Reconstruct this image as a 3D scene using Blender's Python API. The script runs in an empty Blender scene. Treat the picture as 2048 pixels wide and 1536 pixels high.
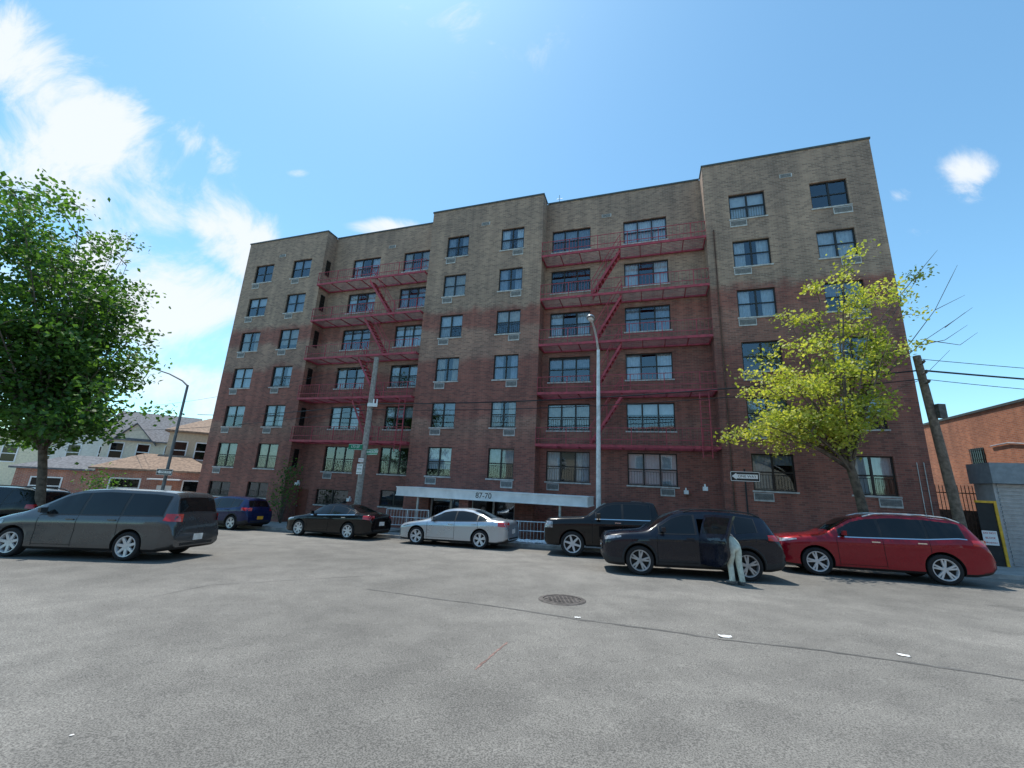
import bpy, bmesh, math, random
from mathutils import Vector, Matrix
R=math.radians; sin=math.sin; cos=math.cos; PI=math.pi
random.seed(7)
SC=bpy.context.scene; COL=SC.collection
# ---------------------------------------------------------------- survey of the place
CAMZ=1.72; F=830.0; PT=R(13.8); RO=R(2.85)
CAM=Vector((0,0,CAMZ))
def ray(px,py):
    dx=px-1024; dy=py-768
    a=dx*cos(RO)+dy*sin(RO); b=dx*sin(RO)-dy*cos(RO)
    return Vector((a,F*cos(PT)-b*sin(PT),F*sin(PT)+b*cos(PT)))
def clamp(x,a,b): return max(a,min(b,x))
def gz(x,y): return -.0393*clamp(y,-60,60)+.0145*clamp(x,-60,60)
def gpt(px,py,h=0):
    d=ray(px,py); t=(h-CAMZ)/(d.z+.0393*d.y-.0145*d.x); return CAM+d*t
def atY(px,py,Y):
    d=ray(px,py); return CAM+d*(Y/d.y)
TH=R(18.36); LB=40.41
UD=Vector((cos(TH),-sin(TH),0)); ND=Vector((-sin(TH),-cos(TH),0))
OR=Vector((17.1,16.9,0))-UD*LB
def W(u,v,z=0): 
    p=OR+UD*u+ND*v; p.z=z; return p
def WG(u,v,h=0):
    p=OR+UD*u+ND*v; p.z=gz(p.x,p.y)+h; return p
def fac(px,py,v=0):
    d=ray(px,py); t=((OR+ND*v-CAM).dot(ND))/d.dot(ND); p=CAM+d*t
    return ((p-OR).dot(UD),p.z)
# ---------------------------------------------------------------- object helpers
class MB:
    def __init__(s): s.v=[]; s.f=[]; s.m=[]
    def add(s,vs,fs,mi=0):
        o=len(s.v); s.v+= [tuple(x) for x in vs]
        for f in fs: s.f.append([i+o for i in f]); s.m.append(mi)
    def box(s,x0,x1,y0,y1,z0,z1,mi=0,M=None):
        vs=[Vector((x,y,z)) for x in (x0,x1) for y in (y0,y1) for z in (z0,z1)]
        if M: vs=[M@p for p in vs]
        s.add(vs,[(0,1,3,2),(4,6,7,5),(0,4,5,1),(2,3,7,6),(0,2,6,4),(1,5,7,3)],mi)
    def quad(s,a,b,c,d,mi=0): s.add([a,b,c,d],[(0,1,2,3)],mi)
    def tube(s,pts,r,n=6,mi=0):
        pts=[Vector(p) for p in pts]; k=len(pts)
        rs=r if isinstance(r,(list,tuple)) else [r]*k
        vs=[]; up=None
        for i,p in enumerate(pts):
            t=(pts[min(i+1,k-1)]-pts[max(i-1,0)]).normalized()
            if up is None:
                up=Vector((0,0,1)) if abs(t.z)<.9 else Vector((1,0,0))
            x=(up-t*up.dot(t)).normalized(); y=t.cross(x); up=x
            for j in range(n):
                a=2*PI*(j+.5)/n; vs.append(p+(x*cos(a)+y*sin(a))*rs[i])
        fs=[(i*n+j,i*n+(j+1)%n,(i+1)*n+(j+1)%n,(i+1)*n+j) for i in range(k-1) for j in range(n)]
        fs.append(tuple(range(n-1,-1,-1))); fs.append(tuple((k-1)*n+j for j in range(n)))
        s.add(vs,fs,mi)
    def prism(s,poly,y0,y1,mi=0,M=None):   # polygon in xz, extruded along y
        n=len(poly); vs=[Vector((x,y0,z)) for x,z in poly]+[Vector((x,y1,z)) for x,z in poly]
        if M: vs=[M@p for p in vs]
        s.add(vs,[tuple(range(n)),tuple(range(2*n-1,n-1,-1))]+[(i,n+i,n+(i+1)%n,(i+1)%n) for i in range(n)],mi)
    def lathe(s,prof,n=20,ax='z',c=(0,0,0),mi=0):
        vs=[]; c=Vector(c)
        for r,h in prof:
            for j in range(n):
                a=2*PI*j/n
                vs.append(c+(Vector((r*cos(a),r*sin(a),h)) if ax=='z' else Vector((r*cos(a),h,r*sin(a)))))
        k=len(prof)
        fs=[(i*n+j,i*n+(j+1)%n,(i+1)*n+(j+1)%n,(i+1)*n+j) for i in range(k-1) for j in range(n)]
        s.add(vs,fs,mi)
    def build(s,name,mats,parent=None,loc=None,rot=None,smooth=False,fix=True):
        me=bpy.data.meshes.new(name); me.from_pydata(s.v,[],s.f)
        for m in (mats if isinstance(mats,(list,tuple)) else [mats]): me.materials.append(m)
        me.polygons.foreach_set('material_index',s.m)
        if fix:
            bm=bmesh.new(); bm.from_mesh(me); bmesh.ops.recalc_face_normals(bm,faces=bm.faces); bm.to_mesh(me); bm.free()
        if smooth:
            me.polygons.foreach_set('use_smooth',[True]*len(me.polygons)); me.set_sharp_from_angle(angle=R(38))
        me.update()
        o=bpy.data.objects.new(name,me); COL.objects.link(o)
        if parent: o.parent=parent
        if loc is not None: o.location=loc
        if rot is not None: o.rotation_euler=rot
        return o
def tag(o,label,cat,group=None,kind=None):
    if label: o['label']=label
    if cat: o['category']=cat
    if group: o['group']=group
    if kind: o['kind']=kind
    return o
def thing(name,label,cat,loc=(0,0,0),rz=0,group=None):
    o=bpy.data.objects.new(name,None); COL.objects.link(o); o.location=loc; o.rotation_euler=(0,0,rz)
    o.empty_display_size=.2
    return tag(o,label,cat,group)
def struct(o): o['kind']='structure'; return o
# ---------------------------------------------------------------- materials
def nmat(name):
    m=bpy.data.materials.new(name); m.use_nodes=True
    return m,m.node_tree,m.node_tree.nodes,m.node_tree.links,m.node_tree.nodes['Principled BSDF']
def noise(nt,scale,detail=4,vec=None,rough=.55):
    n=nt.nodes.new('ShaderNodeTexNoise'); n.inputs['Scale'].default_value=scale; n.inputs['Detail'].default_value=detail
    n.inputs['Roughness'].default_value=rough
    if vec: nt.links.new(vec,n.inputs['Vector'])
    return n
def mixc(nt,f,a,b,mode='MIX'):
    n=nt.nodes.new('ShaderNodeMix'); n.data_type='RGBA'; n.blend_type=mode
    for k,x in ((0,f),(6,a),(7,b)):
        if isinstance(x,(int,float)): n.inputs[k].default_value=x
        elif isinstance(x,(tuple,list)): n.inputs[k].default_value=(*x[:3],1)
        else: nt.links.new(x,n.inputs[k])
    return n.outputs[2]
def mrange(nt,x,a,b,c=0,d=1,smooth=True):
    n=nt.nodes.new('ShaderNodeMapRange'); n.interpolation_type='SMOOTHSTEP' if smooth else 'LINEAR'
    nt.links.new(x,n.inputs[0])
    for i,q in zip((1,2,3,4),(a,b,c,d)): n.inputs[i].default_value=q
    return n.outputs[0]
def math_n(nt,op,a,b=0):
    n=nt.nodes.new('ShaderNodeMath'); n.operation=op
    for i,x in enumerate((a,b)):
        if isinstance(x,(int,float)): n.inputs[i].default_value=x
        else: nt.links.new(x,n.inputs[i])
    return n.outputs[0]
def ocoord(nt): return nt.nodes.new('ShaderNodeTexCoord').outputs['Object']
def bump(nt,h,strength,dist,bs):
    b=nt.nodes.new('ShaderNodeBump'); b.inputs['Strength'].default_value=strength; b.inputs['Distance'].default_value=dist
    nt.links.new(h,b.inputs['Height']); nt.links.new(b.outputs[0],bs.inputs['Normal'])
def M(name,col,rough=.6,metal=0,var=.18,scale=6,bmp=0,coat=0):
    m,nt,N,L,bs=nmat(name)
    n=noise(nt,scale,6,ocoord(nt))
    a=tuple(max(0,c*(1-var)) for c in col); b=tuple(min(1,c*(1+var)) for c in col)
    L.new(mixc(nt,mrange(nt,n.outputs[0],.3,.7),a,b),bs.inputs['Base Color'])
    bs.inputs['Roughness'].default_value=rough; bs.inputs['Metallic'].default_value=metal
    if coat: bs.inputs['Coat Weight'].default_value=coat; bs.inputs['Coat Roughness'].default_value=.04
    if bmp: bump(nt,n.outputs[0],bmp,.02,bs)
    return m
def bricktex(nt,vec,c1,c2,mo,bw,rh,msz):
    b=nt.nodes.new('ShaderNodeTexBrick'); nt.links.new(vec,b.inputs['Vector'])
    for k,x in (('Color1',c1),('Color2',c2),('Mortar',mo)): b.inputs[k].default_value=(*x,1)
    b.inputs['Scale'].default_value=1; b.inputs['Brick Width'].default_value=bw; b.inputs['Row Height'].default_value=rh
    b.inputs['Mortar Size'].default_value=msz; b.inputs['Mortar Smooth'].default_value=.3; b.inputs['Bias'].default_value=-.1
    return b
def wallvec(nt):
    co=ocoord(nt); sp=nt.nodes.new('ShaderNodeSeparateXYZ'); nt.links.new(co,sp.inputs[0])
    cb=nt.nodes.new('ShaderNodeCombineXYZ'); nt.links.new(math_n(nt,'ADD',sp.outputs[0],sp.outputs[1]),cb.inputs[0]); nt.links.new(sp.outputs[2],cb.inputs[1])
    return co,sp,cb.outputs[0]
def brickmat(name,c1,c2,mo,bw=.3,rh=.1,msz=.012,upper=None):
    m,nt,N,L,bs=nmat(name)
    co,sp,vec=wallvec(nt)
    b=bricktex(nt,vec,c1,c2,mo,bw,rh,msz); col=b.outputs['Color']
    big=noise(nt,.35,5,co); mid=noise(nt,1.6,5,co)
    if upper:
        u1,u2,um,zt=upper
        b2=bricktex(nt,vec,u1,u2,um,bw,rh,msz*1.15)
        zz=math_n(nt,'ADD',sp.outputs[2],math_n(nt,'MULTIPLY',math_n(nt,'SUBTRACT',mid.outputs[0],.5),1.2))
        f1=mrange(nt,zz,zt-.35,zt+.35)
        # weathered tan courses lower down between the maroon bands
        w=nt.nodes.new('ShaderNodeMath'); w.operation='SINE'
        L.new(math_n(nt,'MULTIPLY',math_n(nt,'SUBTRACT',sp.outputs[2],9.1-.686),2*PI/5.49),w.inputs[0])
        f2=math_n(nt,'MULTIPLY',mrange(nt,math_n(nt,'ADD',w.outputs[0],math_n(nt,'MULTIPLY',math_n(nt,'SUBTRACT',big.outputs[0],.5),2.4)),.2,.8),mrange(nt,sp.outputs[0],38,10,.2,.75))
        f2=math_n(nt,'MULTIPLY',f2,mrange(nt,sp.outputs[2],3,6))
        col=mixc(nt,math_n(nt,'MAXIMUM',f1,f2),col,b2.outputs['Color'])
    col=mixc(nt,1.0,col,mixc(nt,mrange(nt,big.outputs[0],.3,.7),(.85,.85,.86),(1.12,1.1,1.08)),'MULTIPLY')
    mp=nt.nodes.new('ShaderNodeMapping'); mp.inputs['Scale'].default_value=(2.2,2.2,.16); L.new(co,mp.inputs['Vector'])
    st=noise(nt,1,5,mp.outputs[0]); col=mixc(nt,1.0,col,mixc(nt,mrange(nt,st.outputs[0],.35,.65),(.84,.84,.86),(1.08,1.08,1.08)),'MULTIPLY')
    L.new(col,bs.inputs['Base Color']); bs.inputs['Roughness'].default_value=.85
    bump(nt,b.outputs['Fac'],-.5,.01,bs)
    return m
def leafmat(name,c1,c2,c3,tr_=.4):
    m,nt,N,L,bs=nmat(name)
    g=N.new('ShaderNodeNewGeometry')
    cr=N.new('ShaderNodeValToRGB'); L.new(g.outputs['Random Per Island'],cr.inputs[0])
    cr.color_ramp.elements[0].color=(*c1,1); cr.color_ramp.elements[1].color=(*c3,1)
    e=cr.color_ramp.elements.new(.5); e.color=(*c2,1)
    n=noise(nt,.5,3,ocoord(nt)); col=mixc(nt,1.0,cr.outputs[0],mixc(nt,mrange(nt,n.outputs[0],.35,.65),(.65,.7,.6),(1.25,1.2,1.1)),'MULTIPLY')
    L.new(col,bs.inputs['Base Color']); bs.inputs['Roughness'].default_value=.55
    tr=N.new('ShaderNodeBsdfTranslucent'); L.new(mixc(nt,1.0,col,(1.5,1.6,.7),'MULTIPLY'),tr.inputs[0])
    mx=N.new('ShaderNodeMixShader'); mx.inputs[0].default_value=tr_; L.new(bs.outputs[0],mx.inputs[1]); L.new(tr.outputs[0],mx.inputs[2])
    L.new(mx.outputs[0],N['Material Output'].inputs[0]); return m
def glassmat(name,tint,base):
    m,nt,N,L,bs=nmat(name)
    tr=N.new('ShaderNodeBsdfTransparent'); tr.inputs[0].default_value=(*tint,1)
    gl=N.new('ShaderNodeBsdfGlossy'); gl.inputs['Roughness'].default_value=.03; gl.inputs[0].default_value=(.8,.9,1,1)
    n=noise(nt,.8,2,ocoord(nt)); bump(nt,n.outputs[0],.08,.05,gl)
    lw=N.new('ShaderNodeLayerWeight'); lw.inputs[0].default_value=.25
    f=math_n(nt,'ADD',math_n(nt,'MULTIPLY',lw.outputs['Fresnel'],.8),base)
    mx=N.new('ShaderNodeMixShader'); L.new(f,mx.inputs[0]); L.new(tr.outputs[0],mx.inputs[1]); L.new(gl.outputs[0],mx.inputs[2])
    L.new(mx.outputs[0],N['Material Output'].inputs[0]); return m

def asphalt():
    m,nt,N,L,bs=nmat('asphalt')
    co=ocoord(nt)
    big=noise(nt,.12,5,co); mid=noise(nt,1.3,6,co,.65); sp=noise(nt,75,3,co,.7); v=N.new('ShaderNodeTexVoronoi'); v.inputs['Scale'].default_value=46; L.new(co,v.inputs['Vector'])
    c=mixc(nt,mrange(nt,big.outputs[0],.35,.65),(.152,.145,.135),(.207,.197,.183))
    c=mixc(nt,1.0,c,mixc(nt,mrange(nt,mid.outputs[0],.3,.7),(.84,.84,.84),(1.12,1.12,1.11)),'MULTIPLY')
    c=mixc(nt,1.0,c,mixc(nt,mrange(nt,sp.outputs[0],.36,.64),(.55,.55,.55),(1.45,1.45,1.43)),'MULTIPLY')
    c=mixc(nt,math_n(nt,'MULTIPLY',mrange(nt,v.outputs['Distance'],.16,.05),.3),c,(.36,.35,.33))
    oil=noise(nt,.7,3,co); c=mixc(nt,math_n(nt,'MULTIPLY',mrange(nt,oil.outputs[0],.66,.74),.3),c,(.05,.048,.045))
    L.new(c,bs.inputs['Base Color']); bs.inputs['Roughness'].default_value=.9; bs.inputs['Specular IOR Level'].default_value=.25
    bump(nt,sp.outputs[0],.3,.007,bs); return m
def concrete():
    m,nt,N,L,bs=nmat('concrete_pavement'); co=ocoord(nt)
    n=noise(nt,2,6,co); s=noise(nt,40,3,co)
    mp=N.new('ShaderNodeMapping'); mp.inputs['Rotation'].default_value=(0,0,TH); L.new(co,mp.inputs['Vector'])
    b=bricktex(nt,mp.outputs[0],(1,1,1),(.92,.92,.92),(.5,.5,.5),1.5,1.5,.012); b.offset=0
    c=mixc(nt,mrange(nt,n.outputs[0],.3,.7),(.27,.265,.255),(.38,.37,.355)); c=mixc(nt,1.0,c,b.outputs[0],'MULTIPLY')
    c=mixc(nt,1.0,c,mixc(nt,s.outputs[0],(.8,.8,.8),(1.2,1.2,1.2)),'MULTIPLY')
    L.new(c,bs.inputs['Base Color']); bs.inputs['Roughness'].default_value=.9; return m
def paint(name,col,metal=.35,rough=.28,coat=.7):
    m,nt,N,L,bs=nmat(name); n=noise(nt,400,1,ocoord(nt)); d=noise(nt,3,5,ocoord(nt))
    c=mixc(nt,n.outputs[0],tuple(x*.8 for x in col),tuple(x*1.2 for x in col))
    L.new(mixc(nt,math_n(nt,'MULTIPLY',mrange(nt,d.outputs[0],.5,.75),.02),c,(.3,.28,.25)),bs.inputs['Base Color'])
    L.new(mrange(nt,d.outputs[0],.3,.7,rough*.85,rough*1.25),bs.inputs['Roughness'])
    bs.inputs['Specular IOR Level'].default_value=.15
    bs.inputs['Metallic'].default_value=metal; bs.inputs['Coat Weight'].default_value=coat; bs.inputs['Coat Roughness'].default_value=.03; return m

mAsph=asphalt(); mConc=concrete(); mCurb=M('kerb_concrete',(.36,.35,.33),.9,var=.25,scale=3)
mBrick=brickmat('apartment_brick',(.33,.112,.082),(.17,.066,.053),(.26,.155,.122),.26,.088,.010,
    upper=((.40,.262,.186),(.21,.138,.102),(.40,.305,.235),12.0))
mOrange=brickmat('orange_brick',(.54,.21,.11),(.37,.13,.072),(.42,.30,.23),.26,.088,.010)
mPorchBrick=brickmat('porch_brick',(.50,.18,.11),(.36,.12,.08),(.5,.42,.36),.3,.1,.014)
mFrame=M('bronze_frame',(.018,.015,.014),.45); mSill=M('stone_sill',(.46,.44,.42),.85,var=.3)
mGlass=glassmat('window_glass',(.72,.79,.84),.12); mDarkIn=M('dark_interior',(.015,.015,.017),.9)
mCur=[M('white_curtain',(.66,.68,.70),.9,var=.12),M('grey_curtain',(.34,.37,.42),.9),M('beige_curtain',(.52,.45,.36),.9),M('white_blind',(.74,.76,.77),.8,var=.06)]
mRed=M('red_iron_paint',(.38,.05,.07),.55,var=.25,scale=4); mCoping=M('dark_coping',(.07,.08,.078),.6)
mACf=M('ac_frame',(.52,.50,.48),.7); mACg=M('ac_grille',(.08,.08,.08),.7)
mWhite=M('white_paint',(.82,.82,.81),.6,var=.1,scale=2); mBlack=M('black_paint',(.012,.012,.013),.45)
mSteel=M('galvanised_steel',(.48,.50,.51),.45,.7); mAlu=M('aluminium',(.66,.67,.67),.45,.15); mLampG=M('grey_lamp_paint',(.16,.17,.18),.6)
mWood=M('weathered_wood',(.17,.13,.10),.9,var=.35,scale=9,bmp=.4); mWoodG=M('grey_weathered_wood',(.33,.30,.27),.9,var=.3,scale=9,bmp=.4)
mGreen=M('sign_green',(.0,.20,.10),.4,var=.05); mSignW=M('sign_white',(.82,.82,.81),.4,var=.04)
mCable=M('black_cable',(.012,.012,.013),.6); mRust=M('rusty_iron',(.12,.06,.04),.8,var=.4); mYel=M('yellow_paint',(.75,.42,.03),.6,var=.2)
mShut=M('grey_shutter',(.42,.43,.44),.5,.2,var=.12); mHood=M('blue_grey_hood',(.22,.26,.29),.5,.2,var=.12); mSidCream=M('cream_siding',(.76,.69,.56),.7,var=.1); mSidTan=M('tan_siding',(.62,.51,.37),.7,var=.1); mSidYel=M('yellow_siding',(.78,.70,.52),.7,var=.1); mSidWhite=M('white_siding',(.76,.73,.67),.7,var=.08)
mRoofG=M('grey_shingles',(.15,.15,.16),.9,var=.3,scale=5,bmp=.3); mRoofB=M('brown_shingles',(.26,.18,.13),.9,var=.3,scale=5,bmp=.3)
mTyre=M('tyre_rubber',(.016,.016,.017),.9); mRim=M('alloy_rim',(.58,.59,.60),.35,.3,var=.08); mRimD=M('dark_rim',(.38,.39,.40),.35,.4)
mDrum=M('brake_drum',(.02,.02,.02),.9); mCarGl=M('car_glass',(.006,.007,.008),.03,var=.05); mPlast=M('black_plastic',(.018,.018,.019),.7); mWell=M('wheel_well',(.004,.004,.004),1)
mCarGl.node_tree.nodes['Principled BSDF'].inputs['IOR'].default_value=1.5
mTail=M('tail_lamp_red',(.5,.012,.012),.15,var=.1,coat=1); mHead=M('head_lamp_clear',(.30,.31,.33),.12,.2,var=.5,scale=14,coat=1)
mChrome=M('chrome',(.7,.71,.72),.12,1,var=.03); mPlateW=M('plate_white',(.75,.75,.73),.5); mPlateO=M('plate_orange',(.8,.4,.03),.5)
mSeam=M('panel_gap',(.004,.004,.004),.9); mPebb=M('white_pebble',(.78,.80,.82),.8,var=.15); mPaper=M('paper',(.80,.79,.77),.8,var=.06)
mIron=M('cast_iron',(.10,.09,.085),.7,.3,var=.4); mTar=M('tar_seal',(.11,.106,.10),.85,var=.3,scale=3)
mLeafL=leafmat('maple_leaf',(.035,.09,.02),(.065,.15,.03),(.12,.23,.045)); mLeafR=leafmat('yellow_green_leaf',(.26,.31,.05),(.40,.42,.09),(.52,.50,.15),.42); mLeafS=leafmat('shrub_leaf',(.04,.10,.02),(.07,.16,.03),(.13,.24,.04))
mBark=M('bark',(.13,.10,.075),.95,var=.4,scale=7,bmp=.6)
mTrous=M('pale_trousers',(.52,.56,.48),.9,var=.2,scale=9,bmp=.6); mShirt=M('dark_shirt',(.05,.055,.07),.9); mSkin=M('skin',(.35,.2,.13),.6); mShoe=M('grey_shoes',(.12,.12,.12),.7); mHair=M('dark_hair',(.015,.012,.01),.8)
mDoorR=M('brown_door',(.20,.055,.035),.6)

def text(s,size,mat,parent,loc,rot,name='lettering',sx=1,ext=.003):
    cu=bpy.data.curves.new(name,'FONT'); cu.body=s; cu.size=size; cu.align_x='CENTER'; cu.align_y='CENTER'; cu.extrude=ext
    t=bpy.data.objects.new(name,cu); COL.objects.link(t); bpy.context.view_layer.update()
    me=bpy.data.meshes.new_from_object(t.evaluated_get(bpy.context.evaluated_depsgraph_get())); bpy.data.objects.remove(t)
    me.materials.clear(); me.materials.append(mat)
    o=bpy.data.objects.new(name,me); COL.objects.link(o); o.parent=parent; o.location=loc; o.rotation_euler=rot; o.scale=(sx,1,1); return o
# ---------------------------------------------------------------- ground
def ground_mesh():
    xs=[-400,-200,-60]+[-60+4*i for i in range(1,30)]+[60,200,400]; ys=[-300,-60]+[-60+4*i for i in range(1,30)]+[60,200,600]
    mb=MB(); mb.add([(x,y,gz(x,y)) for y in ys for x in xs],[(j*len(xs)+i,j*len(xs)+i+1,(j+1)*len(xs)+i+1,(j+1)*len(xs)+i) for j in range(len(ys)-1) for i in range(len(xs)-1)])
    return mb
struct(ground_mesh().build('road',mAsph))
def slab(name,u0,u1,v0,v1,h,mats,kerb=True,n=20):
    mb=MB()
    for i in range(n):
        a=u0+(u1-u0)*i/n; b=u0+(u1-u0)*(i+1)/n; vk=v1-.16 if kerb else v1
        mb.quad(WG(a,v0,h),WG(b,v0,h),WG(b,vk,h),WG(a,vk,h),0)
        if kerb:
            mb.quad(WG(a,vk,h),WG(b,vk,h),WG(b,v1,h),WG(a,v1,h),1)
        mb.quad(WG(a,v1,h),WG(b,v1,h),WG(b,v1,-.1),WG(a,v1,-.1),1)
        mb.quad(WG(a,v0,h),WG(b,v0,h),WG(b,v0,-.1),WG(a,v0,-.1),1)
    for u in (u0,u1): mb.quad(WG(u,v0,h),WG(u,v1,h),WG(u,v1,-.1),WG(u,v0,-.1),1)
    return struct(mb.build(name,mats,fix=False))
uCan0=fac(793,980,2.2)[0]; uCan1=fac(1175,996,2.2)[0]
slab('pavement',-3,75,2.1,3.75,.13,[mConc,mCurb])
slab('pavement',-3,uCan0-.5,-1.2,2.1,.13,[mConc,mCurb],False)
slab('pavement',uCan1+.5,75,-1.2,2.1,.13,[mConc,mCurb],False)
mb=MB(); P=[(-70,31),(-24.5,33),(-26.5,75),(-70,75)]
def gg(x,y,h): return (x,y,gz(x,y)+h)
mb.quad(*[gg(x,y,.13) for x,y in P]); 
for i in range(4):
    a=P[i]; b=P[(i+1)%4]; mb.quad(gg(*a,.13),gg(*b,.13),gg(*b,-.1),gg(*a,-.1),1)
struct(mb.build('pavement',[mConc,mCurb]))
# tar seams
def strip(name,pix,w,mat):
    pts=[gpt(*p) for p in pix]; mb=MB(); vs=[]
    fine=[]
    for a,b in zip(pts,pts[1:]):
        for k in range(8): fine.append(a.lerp(b,k/8))
    fine.append(pts[-1])
    for i,p in enumerate(fine):
        t=(fine[min(i+1,len(fine)-1)]-fine[max(i-1,0)]).normalized(); n=Vector((-t.y,t.x,0)); ww=w*(.5+.9*random.random()); j=(random.random()-.5)*w*1.2
        for s in (-1,1):
            q=p+n*(ww*s+j); vs.append((q.x,q.y,gz(q.x,q.y)+.004))
    mb.add(vs,[(2*i,2*i+1,2*i+3,2*i+2) for i in range(len(fine)-1)]); return struct(mb.build(name,mat))
strip('road_seam',[(735,1178),(830,1192),(1000,1214),(1150,1238),(1300,1258),(1450,1280),(1650,1302),(1850,1330),(2060,1362)],.03,mTar)
strip('road_crack',[(300,1195),(420,1170),(600,1160),(760,1150)],.008,mTar)
strip('road_crack',[(950,1340),(985,1310),(1015,1285)],.012,M('faded_red_mark',(.22,.14,.12),.9,var=.4,scale=12))
# manhole
pm=gpt(1124,1200); t=thing('manhole_cover','round cast iron manhole cover set in the road asphalt','manhole cover',pm)
mb=MB(); mb.lathe([(.0,.016),(.34,.016),(.345,.0)],36); 
for i in range(-4,5):
    for j in range(-4,5):
        if i*i+j*j<17: mb.box(i*.075-.022,i*.075+.022,j*.075-.022,j*.075+.022,.014,.024)
lid=mb.build('lid',mIron,t); mb=MB(); mb.lathe([(.36,.004),(.36,.018),(.43,.018),(.45,.004)],36); rg=mb.build('ring',mIron,t)
for o in (lid,rg): o.rotation_euler=(-.0393,-.0145,0)
# litter
def paper(px,py,w,h,rz,label):
    p=gpt(px,py); mb=MB(); n=4; vs=[]
    for j in range(n+1):
        for i in range(n+1): vs.append((w*(i/n-.5),h*(j/n-.5),.006+.1*w*random.random()))
    mb.add(vs,[(j*(n+1)+i,j*(n+1)+i+1,(j+1)*(n+1)+i+1,(j+1)*(n+1)+i) for j in range(n) for i in range(n)])
    o=mb.build('paper_scrap',mPaper,None,p,(0,0,rz)); tag(o,label,'litter')
paper(1450,1274,.17,.09,-.1,'crumpled white paper scrap lying along the tar seam'); paper(1808,1312,.13,.07,-.4,'white paper scrap rightmost on the road near the seam')
paper(1155,1236,.10,.04,.2,'thin white paper strip lying just below the manhole cover'); paper(143,1472,.025,.015,.9,'tiny pale scrap on the asphalt in the near left corner')
# ---------------------------------------------------------------- apartment building
ZT=19.29; Z0=2.06; FH=2.745; DREC=1.0; ZB=-3.0
bld=thing('apartment_building','six storey dark brick apartment block with red fire escapes and white entrance canopy','building',OR,-TH)
uL1=fac(657,464)[0]; uC0=fac(868,428)[0]; uC1=fac(1088,391)[0]; uR0=fac(1403,335)[0]
SEC=[(0,uL1,0),(uL1,uC0,-DREC),(uC0,uC1,0),(uC1,uR0,-DREC),(uR0,LB,0)]
cols=[]  # section, u0,u1, sashes
for sec,(a,b),n in ((0,((505,571),(541,568)),2),(0,((580,562),(617,558)),2),(1,((703,555),(757,550)),3),(1,((805,543),(857,538)),3),
    (2,((892,519),(935,516)),2),(2,((1001,505),(1047,500)),2),(3,((1104,503),(1181,498)),3),(3,((1247,485),(1334,478)),3),(4,((1461,444),(1534,437)),2),(4,((1626,424),(1702,414)),2)):
    v=SEC[sec][2]; cols.append((sec,fac(*a,v)[0],fac(*b,v)[0],n))
holes={i:[] for i in range(5)}
WH=1.48
wins=[]
for ci,(sec,a,b,n) in enumerate(cols):
    for r in range(6):
        h=WH if r else 1.62
        zs=Z0+FH*r
        wins.append((ci,r,sec,a,b,zs,zs+h,n)); holes[sec].append((a,b,zs,zs+h))
base=[]
for sec,pa,pb in ((0,(413,990),(456,991)),(0,(490,993),(532,994)),(1,(628,1008),(693,1010)),(1,(757,1012),(812,1014))):
    v=SEC[sec][2]; a,z=fac(*pa,v); b,_=fac(*pb,v)
    holes[sec].append((a,b,z,z+.95)); base.append((sec,a,b,z,z+.95))
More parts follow.
